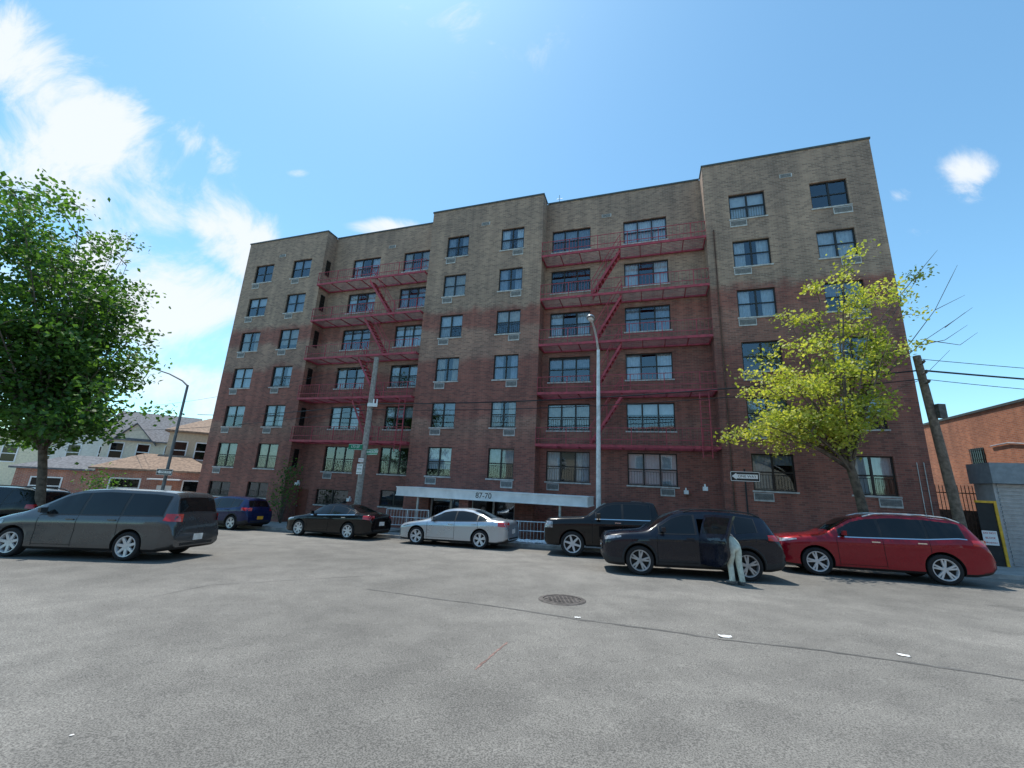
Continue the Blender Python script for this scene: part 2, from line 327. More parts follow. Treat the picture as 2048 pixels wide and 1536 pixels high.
# entrance and cellar door openings
ent=(uC0+1.6,uC1-1.0); zent=gz(*W((ent[0]+ent[1])/2,0).xy)-.0
holes[2].append((ent[0],ent[1],zent,1.05))
ua,_=fac(583,1000,-DREC); ub,_=fac(611,1000,-DREC); zd=gz(*W(ua,-1).xy)+.13; ua=max(ua,uL1+.15); ub=max(ub,ua+.9)
holes[1].append((ua,ub,zd,zd+2.05))
for si,(u0,u1,v) in enumerate(SEC):
    yf=-v; mb=MB()
    hs=holes[si]
    us=sorted(set([u0,u1]+[x for h in hs for x in h[:2]])); zs=sorted(set([ZB,ZT]+[x for h in hs for x in h[2:]]))
    for i in range(len(us)-1):
        for j in range(len(zs)-1):
            cu=(us[i]+us[i+1])/2; cz=(zs[j]+zs[j+1])/2
            if any(h[0]<cu<h[1] and h[2]<cz<h[3] for h in hs): continue
            mb.quad((us[i],yf,zs[j]),(us[i+1],yf,zs[j]),(us[i+1],yf,zs[j+1]),(us[i],yf,zs[j+1]))
    for a,b,c,d in hs:
        D=.22
        mb.quad((a,yf,c),(a,yf+D,c),(a,yf+D,d),(a,yf,d)); mb.quad((b,yf,c),(b,yf+D,c),(b,yf+D,d),(b,yf,d))
        mb.quad((a,yf,d),(b,yf,d),(b,yf+D,d),(a,yf+D,d)); mb.quad((a,yf,c),(b,yf,c),(b,yf+D,c),(a,yf+D,c))
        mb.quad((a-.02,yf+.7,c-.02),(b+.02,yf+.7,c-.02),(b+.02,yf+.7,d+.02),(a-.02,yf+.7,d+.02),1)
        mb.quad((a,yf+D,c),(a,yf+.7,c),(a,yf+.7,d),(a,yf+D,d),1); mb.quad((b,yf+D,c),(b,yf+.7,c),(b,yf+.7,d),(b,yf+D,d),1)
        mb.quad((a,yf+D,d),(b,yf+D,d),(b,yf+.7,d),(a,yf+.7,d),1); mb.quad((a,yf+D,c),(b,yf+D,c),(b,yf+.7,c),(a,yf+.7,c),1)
    if v==0:
        for u,end in ((u0,si==0),(u1,si==4)):
            dd=16 if end else DREC
            mb.quad((u,0,ZB),(u,dd,ZB),(u,dd,ZT),(u,0,ZT))
    mb.quad((u0,yf+.3,ZT-.01),(u1,yf+.3,ZT-.01),(u1,16,ZT-.5),(u0,16,ZT-.5),1)
    mb.quad((u0,16,ZB),(u1,16,ZB),(u1,16,ZT-.5),(u0,16,ZT-.5))
    mb.build('wall',[mBrick,mDarkIn],bld,fix=False)
    cp=MB(); e0=.04 if v==0 else -.04; 
    cp.box(u0-e0,u1+e0,yf-.045,yf+.32,ZT,ZT+.1); 
    if v==0:
        cp.box(u0-e0,u0+.25,yf+.32,yf+(16 if si==0 else DREC-.06),ZT,ZT+.1); cp.box(u1-.25,u1+e0,yf+.32,yf+(16 if si==4 else DREC-.06),ZT,ZT+.1)
    cp.build('coping',mCoping,bld)
rw=random.Random(11)
def window(a,b,c,d,yf,n,curt=True,guard=False,half=True):
    w=b-a; h=d-c; fr=MB(); e=.055
    fr.box(0,w,.09,.16,0,e); fr.box(0,w,.09,.16,h-e,h); fr.box(0,e,.09,.16,e,h-e); fr.box(w-e,w,.09,.16,e,h-e)
    for k in range(1,n): x=w*k/n; fr.box(x-.04,x+.04,.085,.158,e,h-e)
    if half:
        for k in range(n): fr.box(w*k/n+.042,w*(k+1)/n-.042,.095,.155,h*.5-.028,h*.5+.028)
    o=fr.build('window',mFrame,bld,(a,yf,c))
    g=MB(); g.quad((e,.125,e),(w-e,.125,e),(w-e,.125,h-e),(e,.125,h-e)); g.build('pane',mGlass,o)
    s=MB(); s.box(-.06,w+.06,-.05,.088,-.075,-.001); s.build('sill',mSill,o)
    if curt:
        q=rw.random(); m=mCur[rw.choice([0,0,1,1,2,3])]
        def drape(x0,x1,z0,z1,amp):
            cb=MB(); k=max(4,int((x1-x0)/.035)); vs=[]
            for i in range(k+1):
                x=x0+(x1-x0)*i/k; y=.23+amp*sin(i*1.3+x*9)
                vs+=[(x,y,z0),(x,y+.01,z1)]
            cb.add(vs,[(2*i,2*i+2,2*i+3,2*i+1) for i in range(k)]); cb.build('curtain',m,o,fix=False)
        if q<.32: drape(.02,w*.34,.02,h,.025); drape(w*.66,w-.02,.02,h,.025)
        elif q<.72:
            z0=h*rw.choice([.02,.25,.5,.5,.6]); drape(.02,w-.02,z0,h-.02,.004 if m is mCur[3] else .018)
        elif q<.9: drape(.02,w*.49,h*rw.choice([.02,.5]),h,.015); drape(w*.51,w-.02,h*rw.choice([.02,.5,.7]),h,.015)
    if guard:
        gb=MB()
        for k in range(n):
            x0=w*k/n+.07; x1=w*(k+1)/n-.07; hh=h*.42
            for z in (.08,hh): gb.box(x0,x1,.06,.075,z,z+.02)
            m_=max(4,int((x1-x0)/.11))
            for i in range(m_+1): x=x0+(x1-x0)*i/m_; gb.box(x-.006,x+.006,.062,.073,.08,hh)
        gb.build('window_guard',mBlack,o)
    return o
for (ci,r,sec,a,b,c,d,n) in wins: window(a,b,c,d,-SEC[sec][2],n,True,rw.random()<.4 or r==0)
for (sec,a,b,c,d) in base: window(a,b,c,d,-SEC[sec][2],2,False,True,False)
def ac(u,ztop,yf,w=.66,h=.36):
    m=MB(); m.box(-w/2,w/2,-.035,.02,-h,0,0); m.box(-w/2+.035,w/2-.035,-.042,-.0352,-h+.07,-.03,1)
    for k in range(5): z=-h+.1+k*(h-.16)/4; m.box(-w/2+.04,w/2-.04,-.05,-.0425,z-.005,z+.005,0)
    m.build('air_conditioner',[mACf,mACg],bld,(u,yf,ztop))
for ci,(sec,a,b,n) in enumerate(cols):
    if sec in (0,2,4):
        for r in range(6):
            if (ci,r) in ((9,1),(1,0)): continue
            left=ci in (0,4,8); u=a+.36 if left else b-.34
            if ci==1: u=a+.5
            ac(u,Z0+FH*r-.1,0,.66 if sec!=4 else .78,.36)
ac(cols[6][1]+.4,Z0-.1,DREC); ac(cols[7][2]-.5,Z0-.1,DREC); ac(cols[2][1]+.5,Z0-.1,DREC)
# narrow windows in the return of the left bay
for r in range(6):
    c=Z0+FH*r+.15
    m=MB(); m.box(uL1+.003,uL1+.03,.3,.7,c,c+1.2,0); m.box(uL1+.031,uL1+.036,.34,.66,c+.05,c+.57,1); m.box(uL1+.031,uL1+.036,.34,.66,c+.63,c+1.15,1); m.build('window',[mFrame,mCarGl],bld)
for px,py,v in ((566,512,0),(785,494,-1),(972,448,0),(1213,432,-1),(1571,352,0)):
    u,z=fac(px,py,v); m=MB(); m.box(-.28,.28,-.03,.01,-.11,.11,0)
    for k in range(4): m.box(-.24,.24,-.036,-.031,-.085+k*.048,-.06+k*.048,1)
    m.build('vent',[mACf,mBlack],bld,(u,-v,z))
m=MB(); ua_,_=fac(1119,400,-3); m.tube([(ua_,3,ZT-.4),(ua_,3,ZT+2.2)],.025); m.tube([(ua_-.2,3,ZT+1.9),(ua_+.2,3,ZT+1.9)],.012); m.build('antenna',mSteel,bld)
# entrance: doors
m=MB(); w=ent[1]-ent[0]; H=1.05-zent
for x in (0,w*.25,w*.5,w*.75,w): m.box(clamp(x-.05,0,w-.1),clamp(x+.05,.1,w),.25,.32,0,H)
m.box(.1,w-.1,.26,.31,H-.1,H); m.box(.1,w-.1,.26,.31,0,.15)
dr=m.build('entrance_door',mAlu,bld,(ent[0],0,zent)); g=MB(); g.quad((.05,.285,.1),(w-.05,.285,.1),(w-.05,.285,H-.05),(.05,.285,H-.05)); g.build('pane',mGlass,dr)
m=MB(); m.box(0,ub-ua,.08,.14,0,2.05); m.box(.12,ub-ua-.12,.07,.079,.2,.9); m.box(.12,ub-ua-.12,.07,.079,1.05,1.85); d_=m.build('cellar_door',mDoorR,bld,(ua,DREC,zd)); m=MB(); m.box(.06,.1,.02,.07,.95,1.05); m.build('handle',mSteel,d_)
# canopy
zc=fac(985,985,2.2)[1]; zc0=zc-.36
m=MB(); m.box(uCan0,uCan1,-2.2,-.003,zc0,zc); m.box(uCan0-.03,uCan1+.03,-2.23,-.003,zc,zc+.05); m.box(uCan0-.03,uCan1+.03,-2.23,-.003,zc0-.05,zc0,0)
can=m.build('canopy',mWhite,bld); un,_=fac(967,990,2.2)
text('87-70',.36,mBlack,can,(un,-2.204,(zc+zc0)/2),(PI/2,0,0),'house_number')
for px in (835,1120):
    u,_=fac(px,1010,1.9); m=MB(); m.tube([(u,-1.9,ZB+1.5),(u,-1.9,zc0-.05)],.06,10); m.build('canopy_post',mSteel,bld)
u,_=fac(929,1005,1.8); m=MB(); m.box(u-.25,u+.25,-1.9,-1.4,ZB+1.5,zc0-.05); m.build('canopy_pier',mBrick,bld)
# small fixtures
for px,py,v in ((597,968,0),(1410,978,0),(1372,985,-1),(700,1000,-1)):
    u,z=fac(px,py,v); m=MB(); m.box(-.1,.1,-.22,0,-.08,.1); m.box(-.03,.03,-.1,0,.1,.22); m.build('security_light',mSignW,bld,(u,-v,z))
for px in (1832,1846):
    u,z=fac(px,925,0); m=MB(); m.tube([(u,-.04,-.3),(u,-.04,z)],.014); m.build('conduit',mSteel,bld)
m=MB(); m.tube([(uR0+.35,-.06,0),(uR0+.35,-.06,ZT-4)],.035); m.build('downpipe',mRust,bld)
# ---------------------------------------------------------------- fire escapes
def fire_escape(label,u0,u1,stairs,ladder_u):
    t=thing('fire_escape',label,'fire escape',W(u0,0,0),-TH,None)
    w=u1-u0; yb=DREC-.01; yF=-.28
    for r in range(1,6):
        zp=Z0+FH*r-.92
        m=MB(); m.box(0,w,yF,yF+.05,zp-.07,zp+.06); m.box(0,w,yb-.07,yb,zp-.07,zp+.02); m.box(-.0,.05,yF+.05,yb-.07,zp-.07,zp+.05); m.box(w-.05,w,yF+.05,yb-.07,zp-.07,zp+.05)
        k=int((yb-yF)/.13)
        for i in range(1,k): y=yF+(yb-yF)*i/k; m.box(.06,w-.06,y-.010,y+.010,zp-.012,zp)
        nb=max(3,int(w/1.1))
        for i in range(1,nb): x=w*i/nb; m.box(x-.02,x+.02,yF+.05,yb-.07,zp-.065,zp-.014)
        m.build('platform',mRed,t)
        m=MB()
        for z in (zp+.32,zp+.9): m.box(0,w,yF+.01,yF+.036,z-.014,z+.014)
        for x in (.0,w-.03):
            for z in (zp+.45,zp+.9): m.box(x,x+.025,yF+.04,.0,z-.012,z+.012)
        n=int(w/.18)
        for i in range(n+1):
            x=w*i/n; q=.02 if i%9==0 else .006; m.box(clamp(x-q,0,w),clamp(x+q,0,w),yF+.037,yF+.037+2*q,zp+.06,zp+.9)
        m.build('railing',mRed,t)
    for r,(xt,xb) in zip((5,4,3,2),stairs):
        zt=Z0+FH*r-.92; zb_=zt-FH; m=MB(); xt-=u0; xb-=u0
        for y in (-.12,.42):
            m.prism([(xt,zt),(xt,zt-.22),(xb,zb_),(xb,zb_+.22)] if xt>xb else [(xt,zt),(xb,zb_+.22),(xb,zb_),(xt,zt-.22)],y,y+.035)
            a=Vector((xt,y,zt+.85)); b=Vector((xb,y,zb_+.95)); m.tube([a,b],.02,5); m.tube([b,(xb,y,zb_)],.016,5); m.tube([a,(xt,y,zt)],.016,5); c=a.lerp(b,.5); m.tube([c,c-Vector((0,0,.85))],.014,5)
        for k in range(1,11):
            f=k/11; x=xt+(xb-xt)*f; z=zt+(zb_-zt)*f; m.box(x-.09,x+.09,-.085,.42,z,z+.025)
        m.build('stair',mRed,t)
    x=ladder_u-u0; zp=Z0+FH-.92; m=MB()
    for dx in (-.2,.2): m.box(x+dx-.02,x+dx+.02,yF-.09,yF-.05,zp-.5,zp+2.6)
    for k in range(11): z=zp-.4+k*.29; m.box(x-.18,x+.18,yF-.08,yF-.06,z,z+.025)
    m.build('drop_ladder',mRed,t)
    return t
def fu(px,py,v=.1): return fac(px,py,v)[0]
fire_escape('red iron fire escape with zigzag stairs on the left recess of the facade',uL1+.05,uC0-.05,
    [(fu(741,556),fu(780,618)),(fu(730,632),fu(768,694)),(fu(718,708),fu(752,775)),(fu(706,785),fu(735,852))],fu(805,840))
fire_escape('red iron fire escape with long diagonal stairs on the right recess of the facade',uC1+.05,uR0-.05,
    [(fu(1240,492),fu(1183,580)),(fu(1243,580),fu(1187,672)),(fu(1243,672),fu(1187,770)),(fu(1245,768),fu(1180,868))],fu(1412,870))
# entrance handrails
def railing(name,label,u0,u1,v,h0,h1,ramp=0):
    p=WG(u0,v); t=thing(name,label,'railing',p,-TH); w=u1-u0; dz=WG(u1,v).z-p.z+ramp
    m=MB()
    for f in (h1,h0,(h0+h1)/2): m.tube([(0,0,f),(w,0,f+dz)],.026 if f==h1 else .022)
    m.build('rail',mAlu,t); n=max(2,int(w/1.1))
    for i in range(n+1):
        x=w*i/n; m=MB(); m.tube([(x,0,-.1),(x,0,h1+dz*i/n)],.026); m.build('post',mAlu,t)
    m=MB(); k=int(w/.16)
    for i in range(k): x=w*(i+.5)/k; m.tube([(x,0,h0+dz*x/w),(x,0,h1+dz*x/w)],.009,4)
    m.build('balusters',mAlu,t); return t
a,_=fac(985,1040,2.3); b,_=fac(1150,1050,2.3); railing('handrail','long aluminium handrail by the entrance right of the house number',a,b,2.3,.15,.95)
a,_=fac(775,1010,2.3); b,_=fac(858,1020,2.3); railing('handrail','short aluminium handrail under the left end of the canopy',a,b,2.3,.5,1.25)
# white pebble beds
def pebbles(px0,px1,py,label):
    p0=gpt(px0,py); u0=(p0-OR).dot(UD); p1=gpt(px1,py); u1=(p1-OR).dot(UD); m=MB()
    for i in range(420):
        c=WG(random.uniform(u0,u1),random.uniform(2.35,3.4),.15+.03*random.random()); r=random.uniform(.03,.075)
        m.lathe([(0,-r*.6),(r*.8,-r*.3),(r,.1*r),(r*.6,r*.5),(0,r*.65)],6,'z',c)
    o=m.build('white_pebbles',mPebb,smooth=True); tag(o,label,'pebbles',None,'stuff')
pebbles(1005,1115,1086,'bed of white pebbles beside the kerb between silver car and pickup')
pebbles(548,585,1050,'bed of white pebbles beside the kerb behind the black sedan')
# ---------------------------------------------------------------- cars
def interp(tab,s):
    if s<=tab[0][0]: return tab[0][1]
    for (a,x),(b,y) in zip(tab,tab[1:]):
        if s<=b: return x+(y-x)*(s-a)/(b-a)
    return tab[-1][1]
DS=.04
class Shell:
    def __init__(s,sp):
        s.sp=sp; s.L=sp['L']; s.n=int(round(s.L/DS)); s.ss=[s.L*i/s.n for i in range(s.n+1)]; s.arr={}
        for k in ('top','belt','hw','tw','zb'):
            a=[interp(sp[k],x) for x in s.ss]
            for _ in range(2): a=[a[0]]+[(a[i-1]+2*a[i]+a[i+1])/4 for i in range(1,len(a)-1)]+[a[-1]]
            s.arr[k]=a
    def g(s,k,x):
        f=clamp(x/s.L*s.n,0,s.n-1e-6); i=int(f); a=s.arr[k]; return a[i]+(a[i+1]-a[i])*(f-i)
    def sec(s,x):
        zb,w,be,to,tw=[s.g(k,x) for k in ('zb','hw','belt','top','tw')]
        k=clamp((to-be)/.35,.04,1); h=be-zb
        e=(tw,to-.085*k); m=((w-.06+e[0])/2+.014*k,(be+e[1])/2)
        return [(0,zb),(w*.6,zb),(w-.11,zb),(w-.03,zb+min(.07,.15*h)),(w-.010,zb+min(.2,.34*h)),(w-.022,zb+.56*h),(w-.003,zb+.72*h),(w,zb+.79*h),(w-.022,zb+.93*h),(w-.06,be),m,e,(tw-.045,to-.028*k),(tw-.14,to-.004*k),(tw*.45,to+.010),(0,to+.014)]
    def sy(s,x,z):
        p=s.sec(x)[2:13]
        for (y0,z0),(y1,z1) in zip(p,p[1:]):
            if z0<=z<=z1: return y0+(y1-y0)*((z-z0)/(z1-z0) if z1>z0 else 0)
        return p[0][0] if z<p[0][1] else p[-1][0]
    def X(s,x): return s.L/2-x
    def ztop(s,x,y):
        p=s.sec(x)[11:]; y=abs(y)
        for (y0,z0),(y1,z1) in zip(p,p[1:]):
            if y1<=y<=y0: return z0+(z1-z0)*((y0-y)/(y0-y1) if y0>y1 else 0)
        return p[0][1]
    def side(s,mb,s0,s1,lo,hi,off=.004,sides=(1,-1),nz=4,mi=0):
        n=max(1,int(math.ceil((s1-s0)/.04)))
        fl=lo if callable(lo) else (lambda x:lo); fh=hi if callable(hi) else (lambda x:hi)
        for sg in sides:
            vs=[]
            for i in range(n+1):
                x=s0+(s1-s0)*i/n; a=fl(x); b=max(fh(x),a+.002)
                for j in range(nz+1):
                    z=a+(b-a)*j/nz; vs.append((s.X(x),sg*(s.sy(x,z)+off),z))
            mb.add(vs,[(i*(nz+1)+j,(i+1)*(nz+1)+j,(i+1)*(nz+1)+j+1,i*(nz+1)+j+1) for i in range(n) for j in range(nz)],mi)
    def topp(s,mb,s0,s1,mar,off=.006,mi=0):
        n=max(2,int(math.ceil((s1-s0)/.04))); vs=[]; q=8
        for i in range(n+1):
            x=s0+(s1-s0)*i/n; tw=s.g('tw',x)-mar; d=.03; dz=(s.g('top',x+d)-s.g('top',x-d))/(2*d); l=math.hypot(1,dz)
            for j in range(q+1):
                y=tw*(-1+2*j/q); vs.append((s.X(x+(-dz/l)*off),y,s.ztop(x,y)+off/l))
        mb.add(vs,[(i*(q+1)+j,(i+1)*(q+1)+j,(i+1)*(q+1)+j+1,i*(q+1)+j+1) for i in range(n) for j in range(q)],mi)
SP={}
SP['sedan']=dict(L=4.82,r=.34,wf=.95,wr=3.73,
 top=[(0,.64),(.04,.74),(.2,.81),(.8,.91),(1.15,.965),(1.3,1.0),(2.05,1.39),(2.4,1.45),(2.9,1.465),(3.3,1.42),(3.7,1.28),(4.15,1.10),(4.3,1.08),(4.7,1.06),(4.79,1.02),(4.82,.86)],
 belt=[(0,.60),(.2,.75),(.8,.86),(1.3,.92),(2.2,.95),(3.6,1.0),(4.2,1.03),(4.7,1.0),(4.82,.80)],
 hw=[(0,.60),(.06,.72),(.18,.82),(.4,.875),(.9,.90),(2.4,.91),(4.0,.90),(4.5,.87),(4.72,.82),(4.82,.70)],
 tw=[(0,.48),(.2,.64),(.6,.72),(1.25,.76),(1.6,.69),(2.1,.60),(2.9,.585),(3.5,.60),(4.0,.68),(4.3,.73),(4.7,.68),(4.82,.56)],
 zb=[(0,.30),(.08,.2),(.4,.18),(4.4,.20),(4.7,.25),(4.82,.34)],
 ws=(1.42,2.12),rw=(3.35,4.08),sw=[(1.6,2.6),(2.66,3.55),(3.6,3.95)],seams=[1.42,2.63,3.62],fl=(.07,.6,.65,.76),tl=(4.45,4.81,.82,1.0),plate=.72)
SP['suv']=dict(L=4.62,r=.37,wf=.95,wr=3.64,
 top=[(0,.84),(.03,.95),(.12,1.02),(.5,1.07),(1.05,1.12),(1.2,1.15),(1.84,1.57),(2.15,1.665),(2.8,1.705),(3.5,1.685),(4.1,1.62),(4.24,1.57),(4.44,1.20),(4.52,1.08),(4.6,1.02),(4.62,.74)],
 belt=[(0,.80),(.12,.95),(.5,1.02),(1.2,1.06),(2.2,1.08),(3.4,1.13),(3.9,1.19),(4.3,1.18),(4.5,1.04),(4.62,.70)],
 hw=[(0,.66),(.05,.76),(.15,.85),(.35,.90),(.9,.92),(2.4,.925),(3.9,.92),(4.3,.89),(4.54,.84),(4.62,.74)],
 tw=[(0,.56),(.15,.70),(.5,.77),(1.2,.79),(1.5,.74),(2.0,.66),(2.8,.64),(3.6,.63),(4.2,.61),(4.4,.69),(4.62,.60)],
 zb=[(0,.36),(.08,.24),(.4,.22),(4.2,.24),(4.5,.30),(4.62,.40)],
 ws=(1.30,1.95),rw=(4.27,4.45),sw=[(1.5,2.40),(2.48,3.38),(3.44,3.95)],seams=[1.42,2.44,3.42],fl=(.05,.48,.85,.95),tl=(4.2,4.6,.98,1.14),plate=.78,rails=1)
SP['van']=dict(L=5.1,r=.35,wf=1.0,wr=4.0,
 top=[(0,.68),(.04,.80),(.15,.90),(.7,1.03),(1.0,1.10),(1.15,1.15),(1.95,1.60),(2.3,1.70),(3.0,1.755),(4.3,1.735),(4.75,1.70),(4.86,1.64),(4.98,1.22),(5.02,1.06),(5.08,1.0),(5.1,.66)],
 belt=[(0,.64),(.15,.82),(.7,.96),(1.15,1.03),(2.2,1.06),(3.6,1.08),(4.7,1.10),(4.97,1.02),(5.1,.62)],
 hw=[(0,.66),(.06,.79),(.2,.89),(.5,.95),(1.0,.975),(4.3,.98),(4.8,.955),(5.0,.91),(5.1,.84)],
 tw=[(0,.54),(.2,.72),(.7,.81),(1.2,.84),(1.6,.79),(2.2,.72),(3.2,.71),(4.4,.705),(4.83,.70),(5.0,.78),(5.1,.70)],
 zb=[(0,.32),(.08,.22),(.4,.2),(4.7,.22),(5.0,.28),(5.1,.34)],
 ws=(1.32,2.08),rw=(4.87,4.985),sw=[(1.62,2.55),(2.62,3.62),(3.69,4.70)],seams=[1.58,2.58,3.66],fl=(.08,.7,.71,.87),tl=(4.78,5.09,.96,1.16),plate=.86)
SP['big_suv']=dict(L=5.0,r=.385,wf=.95,wr=3.85,
 top=[(0,.84),(.03,.96),(.13,1.04),(.5,1.09),(1.05,1.15),(1.25,1.19),(1.95,1.62),(2.3,1.715),(2.9,1.77),(3.7,1.755),(4.4,1.68),(4.6,1.60),(4.8,1.24),(4.88,1.10),(4.97,1.03),(5.0,.76)],
 belt=[(0,.80),(.13,.97),(.5,1.04),(1.25,1.10),(2.2,1.11),(3.6,1.14),(4.3,1.20),(4.7,1.16),(4.9,1.02),(5.0,.72)],
 hw=[(0,.66),(.05,.78),(.15,.87),(.35,.93),(.9,.955),(2.4,.96),(4.2,.955),(4.6,.93),(4.9,.87),(5.0,.76)],
 tw=[(0,.56),(.15,.72),(.5,.80),(1.25,.83),(1.6,.77),(2.1,.69),(2.9,.67),(3.9,.66),(4.55,.64),(4.78,.72),(5.0,.62)],
 zb=[(0,.36),(.08,.25),(.4,.22),(4.5,.24),(4.85,.32),(5.0,.42)],
 ws=(1.38,2.06),rw=(4.62,4.82),sw=[(1.6,2.55),(2.63,3.6),(3.67,4.42)],seams=[1.5,2.59,3.63],fl=(.05,.5,.88,.98),tl=(4.55,4.98,1.0,1.17),plate=.8,rails=1)
SP['pickup']=dict(L=5.9,r=.42,wf=1.0,wr=4.68,
 top=[(0,1.06),(.03,1.18),(.1,1.25),(.5,1.29),(1.35,1.33),(1.5,1.36),(2.15,1.84),(2.5,1.92),(3.2,1.94),(3.8,1.91),(3.92,1.86),(3.98,1.40),(4.04,1.36),(5.84,1.36),(5.88,1.33),(5.9,1.2)],
 belt=[(0,1.0),(.1,1.18),(.5,1.23),(1.5,1.28),(4.0,1.30),(5.8,1.31),(5.9,1.1)],
 hw=[(0,.88),(.05,.94),(.15,.98),(.4,1.0),(5.5,1.0),(5.8,.98),(5.9,.93)],
 tw=[(0,.78),(.15,.87),(1.5,.90),(1.8,.82),(2.4,.74),(3.85,.74),(4.02,.91),(5.8,.90),(5.9,.84)],
 zb=[(0,.46),(.08,.36),(.4,.34),(5.5,.40),(5.9,.52)],
 ws=(1.6,2.28),rw=(3.92,3.98),sw=[(1.85,2.72),(2.8,3.7)],seams=[1.7,2.76,3.78],fl=(.02,.3,.94,1.16),tl=(5.7,5.9,.85,1.25),plate=.7)
hr=dict(SP['suv']); SP['small_suv']={k:([(x*.94,z*.94) for x,z in q] if isinstance(q,list) and isinstance(q[0],tuple) else q) for k,q in hr.items()}
SP['small_suv'].update(L=4.62*.94,r=.345,wf=.89,wr=3.42,ws=tuple(x*.94 for x in hr['ws']),rw=tuple(x*.94 for x in hr['rw']),seams=[x*.94 for x in hr['seams']],fl=tuple(x*.94 for x in hr['fl']),tl=tuple(x*.94 for x in hr['tl']),rails=0)

def cut(obj,mb):
    c=mb.build('cutter',[mPlast,mWell,mWell],obj.parent)
    md=obj.modifiers.new('b','BOOLEAN'); md.operation='DIFFERENCE'; md.object=c; md.solver='EXACT'
    bpy.context.view_layer.update()
    me=bpy.data.meshes.new_from_object(obj.evaluated_get(bpy.context.evaluated_depsgraph_get()))
    obj.modifiers.clear(); obj.data=me; me.name=obj.name; bpy.data.objects.remove(c)
    me.polygons.foreach_set('use_smooth',[True]*len(me.polygons)); me.set_sharp_from_angle(angle=R(32)); me.update()
def rim_mesh(r,n,twin):
    m=MB(); R1=r*.70
    m.lathe([(R1+.012,.1),(R1+.008,.112),(R1-.012,.108),(R1-.025,.07),(R1-.03,-.05)],32,'y')
    m.lathe([(0,.085),(.05,.085),(.07,.07),(.075,.03)],16,'y')
    for k in range(n):
        for off in ((-.16,.16) if twin else (0,)):
            Mx=Matrix.Rotation(2*PI*k/n+off,4,'Y'); w0,w1=(.026,.026) if twin else (.045,.034)
            vs=[(-w0,.05,.05),(w0,.05,.05),(w0*.8,.085,.05),(-w0*.8,.085,.05),(-w1,.06,R1-.015),(w1,.06,R1-.015),(w1*.8,.098,R1-.015),(-w1*.8,.098,R1-.015)]
            m.add([Mx@Vector(p) for p in vs],[(0,1,2,3),(4,7,6,5),(0,4,5,1),(1,5,6,2),(2,6,7,3),(3,7,4,0)])
    return m
